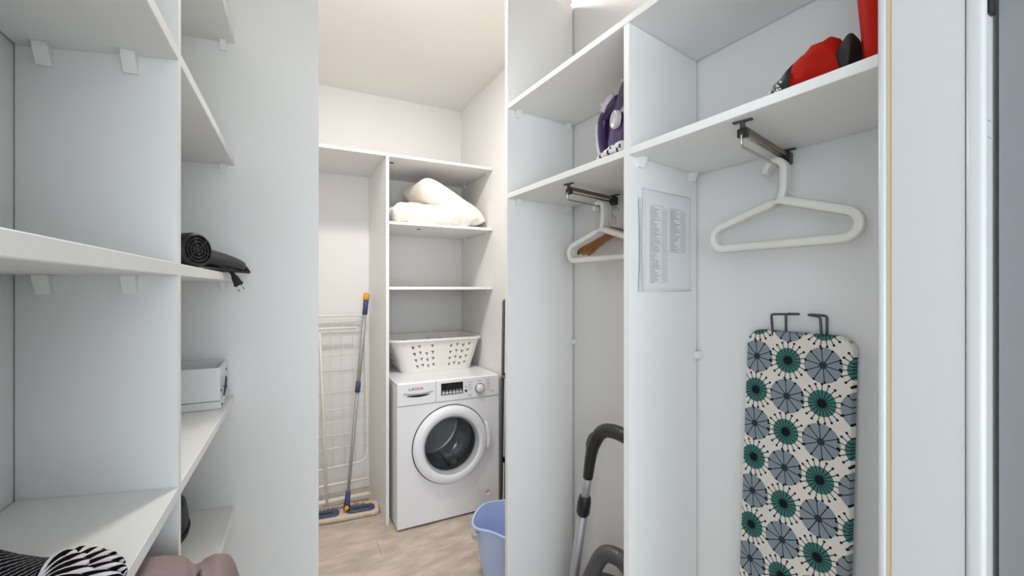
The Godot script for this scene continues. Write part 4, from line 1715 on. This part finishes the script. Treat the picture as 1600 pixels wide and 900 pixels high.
# ---------------------------------------------------------------- left shelves' contents
func dryer() -> void:
	var y := 1.4285
	var d := thing("hair_dryer", "black hair dryer lying on the middle left shelf with dangling plug", "hair dryer", P(-0.17, y, 1.25))
	var g := P(-0.164, y + 0.045, 1.178)          # centre of the air intake
	var ax := P(0.76, 0.06, -0.65).normalized()      # the way the intake looks
	var st := st_new(true)
	lathe(st, [Vector2(0.029, -0.20), Vector2(0.033, -0.19), Vector2(0.036, -0.14), Vector2(0.0385, -0.07), Vector2(0.040, -0.03), Vector2(0.039, -0.010), Vector2(0.0365, -0.002), Vector2(0.034, 0.0)], g, ax, 36)
	var barrel := obj("barrel", st, M.black_plastic, d)
	# intake: dark disc with concentric rings and ribs
	st = st_new(true)
	lathe(st, [Vector2(0.034, -0.004), Vector2(0.0, -0.004)], g, ax, 36)
	obj("intake_disc", st, M.black_matte, barrel)
	var u := ax.cross(Vector3.UP).normalized()
	var v := u.cross(ax)
	st = st_new(true)
	for r in [0.0325, 0.025, 0.0175, 0.010, 0.004]:
		var loop := []
		for k in 28:
			loop.append(g + (u * cos(TAU * k / 28) + v * sin(TAU * k / 28)) * r)
		tube(st, loop, 0.0016, 6, true)
	for k in 3:
		var a := PI * k / 3 + 0.3
		var q := u * cos(a) + v * sin(a)
		tube(st, [g - q * 0.033, g + q * 0.033], 0.0013, 6)
	obj("grille", st, M.vacuum_black, barrel)
	# handle out to the right along the shelf
	st = st_new(true)
	var hp := smooth_path([P(-0.176, y + 0.034, 1.222), P(-0.146, y + 0.031, 1.275), P(-0.116, y + 0.025, 1.335), P(-0.098, y + 0.019, 1.372)], 6)
	var rr := []
	for i in hp.size():
		rr.append(lerpf(0.024, 0.0145, float(i) / (hp.size() - 1)))
	tube(st, hp, rr, 16)
	var h := obj("handle", st, M.black_plastic, d)
	st = st_new(true)
	var e := smooth_path([P(-0.0985, y + 0.019, 1.371), P(-0.088, y + 0.013, 1.392), P(-0.084, y + 0.008, 1.402)], 4)
	tube(st, e, [0.0105, 0.0098, 0.009, 0.008, 0.0072, 0.0065, 0.006, 0.0055, 0.005], 12)
	obj("cord_sleeve", st, M.black_matte, h)
	# cord: out of the sleeve, back under the handle in loops, over the shelf edge to the plug
	st = st_new(true)
	var cord := smooth_path([P(-0.084, y + 0.008, 1.402), P(-0.080, y + 0.0045, 1.398), P(-0.090, y + 0.0045, 1.372), P(-0.118, y + 0.0045, 1.300), P(-0.150, y + 0.0045, 1.235), P(-0.168, y + 0.0045, 1.225), P(-0.160, y + 0.0045, 1.252), P(-0.136, y + 0.0045, 1.310), P(-0.124, y + 0.0055, 1.328), P(-0.112, y + 0.001, 1.318)], 8)
	tube(st, cord, 0.0038, 8)
	obj("power_cord", st, M.black_matte, d)
	st = st_new(true)
	var p0 := P(-0.1135, y + 0.002, 1.320)
	var pd := P(0.018, -0.038, 0.008).normalized()
	tube(st, [p0, p0 + pd * 0.012, p0 + pd * 0.014, p0 + pd * 0.030, p0 + pd * 0.034, p0 + pd * 0.037], [0.0048, 0.0066, 0.0085, 0.0105, 0.0125, 0.0118], 12, false, (P(0.6, 0, -0.8)).normalized(), 0.7)
	var plug := obj("plug", st, M.black_matte, d)
	st = st_new(true)
	var side := pd.cross(P(0.6, 0, -0.8)).normalized()
	for s in [-1.0, 1.0]:
		var q: Vector3 = p0 + pd * 0.036 + side * 0.0065 * s
		tube(st, [q, q + pd * 0.016], 0.0018, 8)
	obj("prong", st, M.chrome, plug)

func storage_box() -> void:
	var y := 1.0840
	var x0 := -0.318
	var x1 := -0.139
	var w0 := 1.332
	var w1 := 1.480
	var b := thing("storage_box", "small white box with metal clasps on the lower left shelf", "box", P(-0.23, y, 1.41))
	var st := st_new()
	box(st, x0, x1 + 0.002, y, y + 0.019, w0 - 0.001, w1, 0.002)
	obj("base_tray", st, M.white_gloss, b)
	st = st_new()
	# walls of the open upper part
	box(st, x0, x1, y + 0.021, y + 0.104, w0, w0 + 0.005, 0.001)
	box(st, x0, x1, y + 0.021, y + 0.104, w1 - 0.005, w1, 0.001)
	box(st, x0, x0 + 0.005, y + 0.021, y + 0.104, w0 + 0.0052, w1 - 0.0052, 0.0005)
	box(st, x1 - 0.005, x1, y + 0.021, y + 0.104, w0 + 0.0052, w1 - 0.0052, 0.0005)
	obj("wall", st, M.white_gloss, b)
	st = st_new()
	box(st, x0 + 0.0055, x1 - 0.0055, y + 0.064, y + 0.068, w0 + 0.0055, w1 - 0.0055, 0.0)
	obj("inner_tray", st, M.washer_grey, b)
	st = st_new()
	box(st, x0 + 0.002, x1 - 0.002, y + 0.018, y + 0.022, w0 + 0.002, w1 - 0.002, 0.0)
	obj("seam", st, M.bronze_rail, b)
	# wire clasp on the right end and rivets at its corner
	st = st_new(true)
	var wc := 1.40
	tube(st, fillet([P(x1 + 0.003, y + 0.022, wc - 0.012), P(x1 + 0.006, y + 0.060, wc - 0.012), P(x1 + 0.006, y + 0.072, wc), P(x1 + 0.006, y + 0.060, wc + 0.012), P(x1 + 0.003, y + 0.022, wc + 0.012)], 0.006), 0.0018, 8)
	var cl := obj("clasp", st, M.dark_steel, b)
	st = st_new()
	box(st, x1 + 0.0005, x1 + 0.0045, y + 0.012, y + 0.046, wc - 0.010, wc + 0.010, 0.001)
	obj("clasp_plate", st, M.brushed_steel, cl)
	st = st_new(true)
	for p in [[0.045, w0 + 0.012], [0.010, w0 + 0.010], [0.080, w1 - 0.02], [0.030, w1 - 0.012]]:
		lathe(st, [Vector2(0.0032, 0.0), Vector2(0.0028, 0.002), Vector2(0.0, 0.0025)], P(x1 + (0.002 if p[0] < 0.02 else 0.0), y + p[0], p[1]), Vector3.RIGHT, 10)
	obj("rivet", st, M.dark_steel, b)

func left_textiles() -> void:
	# patterned scarf on the near low shelf: a flattened roll ending in a fan of folds
	var y := 1.0840
	var s := thing("scarf", "black and white knitted scarf bunched on the nearest left shelf", "scarf", P(-0.2, y, 0.6))
	var twill := mat("twill_knit", Color.WHITE, 0.95, 0.0, 0.1)
	twill.albedo_texture = stripe_texture(false)
	var zebra := mat("striped_knit", Color.WHITE, 0.95, 0.0, 0.1)
	zebra.albedo_texture = stripe_texture(true)
	var st := st_new(true)
	var path := [Vector2(-0.316, 0.670), Vector2(-0.290, 0.648), Vector2(-0.262, 0.626), Vector2(-0.235, 0.606), Vector2(-0.210, 0.590), Vector2(-0.194, 0.580)]
	var hs := [0.0215, 0.0185, 0.0170, 0.0165, 0.018, 0.018]
	var n := 30
	for i in n:
		for k in 20:
			var c := []
			var uv := []
			for o in [[0, 0], [1, 0], [1, 1], [0, 1]]:
				var t: float = float(i + o[0]) / n * (path.size() - 1)
				var a: float = TAU * (k + o[1]) / 20.0
				var i0 := mini(int(t), path.size() - 2)
				var p: Vector2 = (path[i0] as Vector2).lerp(path[i0 + 1], t - i0)
				var d: Vector2 = (path[i0 + 1] - path[i0]).normalized()
				var sd := Vector2(-d.y, d.x)
				var h := lerpf(hs[i0], hs[i0 + 1], t - i0)
				var q := p + sd * cos(a) * 0.035
				c.append(P(q.x, y + 0.001 + h + sin(a) * h, q.y))
				uv.append(Vector2(t * 0.42, a / TAU * 0.9))
			var ref: Vector3 = (c[0] + c[1] + c[2] + c[3]) / 4.0
			var t2 := (i + 0.5) / n * (path.size() - 1)
			var j0 := mini(int(t2), path.size() - 2)
			var pm: Vector2 = (path[j0] as Vector2).lerp(path[j0 + 1], t2 - j0)
			ref = P(pm.x, y + 0.025, pm.y)
			tri_uv(st, [c[0], c[1], c[2]], [uv[0], uv[1], uv[2]], ref)
			tri_uv(st, [c[0], c[2], c[3]], [uv[0], uv[2], uv[3]], ref)
	obj("knitted_body", st, twill, s)
	# fan of rounded folds
	var r := RandomNumberGenerator.new()
	r.seed = 12
	var fan := []
	for k in 7:
		# outer lobes, opening like a fan from the gathered end of the roll
		var a := lerpf(1.30, -0.35, k / 6.0)
		fan.append([-0.196 + cos(a) * 0.025, 0.570 + sin(a) * 0.025, a, 0.046, lerpf(0.0205, 0.0150, k / 6.0)])
	for k in 5:
		# a second, higher layer between them
		var a := lerpf(1.10, -0.20, k / 4.0)
		fan.append([-0.203 + cos(a) * 0.016, 0.568 + sin(a) * 0.016, a, 0.040, lerpf(0.0235, 0.0180, k / 4.0)])
	for f in fan:
		st = st_new(true)
		var ctr := Vector2(f[0], f[1])
		var dir := Vector2(cos(f[2]), sin(f[2]))
		var sd := Vector2(-dir.y, dir.x)
		for i in 14:
			for k in 14:
				var c := []
				var uv := []
				for o in [[0, 0], [1, 0], [1, 1], [0, 1]]:
					var th: float = PI * (i + o[0]) / 14.0
					var ph: float = TAU * (k + o[1]) / 14.0
					var lx: float = -cos(th) * f[3] * 0.62
					var rr: float = sin(th)
					var q := ctr + dir * (lx + 0.004) + sd * cos(ph) * rr * 0.0088
					c.append(P(q.x, y + 0.001 + f[4] + sin(ph) * rr * f[4], q.y))
					uv.append(Vector2((k + o[1]) / 14.0 * 0.75 + th * 0.12, th / PI * 1.0))
				var ref := P(ctr.x, y + f[4], ctr.y)
				tri_uv(st, [c[0], c[1], c[2]], [uv[0], uv[1], uv[2]], ref)
				tri_uv(st, [c[0], c[2], c[3]], [uv[0], uv[2], uv[3]], ref)
		obj("fold", st, zebra, s)
	# folded taupe blanket on the board below, bulging out over the divider's edge
	st = st_new(true)
	var nx := 130
	var nw := 20
	var nz := noise(31, 0.12)
	var at := func(a: float, b: float, side: float) -> Vector3:
		var x: float = lerpf(-0.335, -0.056, a)
		var w: float = lerpf(0.50, 0.832, b)
		var edge := pow(maxf(0.0, 1.0 - pow(absf(2.0 * a - 1.0), 9.0)), 0.5) * pow(maxf(0.0, 1.0 - pow(absf(2.0 * b - 1.0), 6.0)), 0.5)
		var crease := exp(-pow((x + 0.106 + 0.05 * (b - 0.7)) / 0.007, 2.0)) * 0.013 + exp(-pow((x + 0.092 + 0.08 * (b - 0.7)) / 0.006, 2.0)) * 0.006
		var top := 0.245 + 0.012 * nz.get_noise_2d(x * 100.0, w * 100.0) + 0.006 * sin((x + 0.08) * 40.0) + 0.010 * smoothstep(-0.11, -0.17, x)
		var yy := 0.13 + side * (0.129 if side < 0.0 else top - 0.13) * edge - (crease * edge if side > 0.0 else 0.0)
		return P(x, 0.7690 + yy, w)
	for side in [1.0, -1.0]:
		for i in nx:
			for j in nw:
				var c := []
				for o in [[0, 0], [1, 0], [1, 1], [0, 1]]:
					c.append(at.call(float(i + o[0]) / nx, float(j + o[1]) / nw, side))
				quad(st, c[0], c[1], c[2], c[3], P(-0.19, 0.90, 0.666))
	tag(obj("blanket", st, M.taupe_cloth), "folded taupe blanket bulging from under the nearest left shelf", "blanket")
	# black shoe, mostly hidden behind the divider, on the lowest board in view
	var sh := thing("shoe", "black shoe half hidden behind the left divider on the lowest shelf", "shoe", P(-0.262, 0.769, 1.375))
	st = st_new(true)
	var rings := []
	for l in [[0.0, 1.0], [0.012, 1.04], [0.03, 1.0], [0.045, 0.95], [0.058, 0.90], [0.064, 0.80]]:
		var ring := []
		for k in 24:
			var a := TAU * k / 24
			ring.append(P(-0.260 + cos(a) * 0.046 * l[1], 0.7695 + 0.010 + l[0], 1.375 + sin(a) * 0.104 * l[1]))
		rings.append(ring)
	loft(st, rings, P(-0.260, 0.81, 1.375))
	obj("upper", st, M.shoe_black, sh)
	st = st_new(true)
	rings = []
	for l in [[0.0, 1.02], [0.008, 1.06], [0.0105, 1.02]]:
		var ring := []
		for k in 24:
			var a := TAU * k / 24
			ring.append(P(-0.260 + cos(a) * 0.048 * l[1], 0.7692 + l[0], 1.375 + sin(a) * 0.105 * l[1]))
		rings.append(ring)
	loft(st, rings, P(-0.260, 0.775, 1.375))
	obj("sole", st, M.dark_rubber, sh)
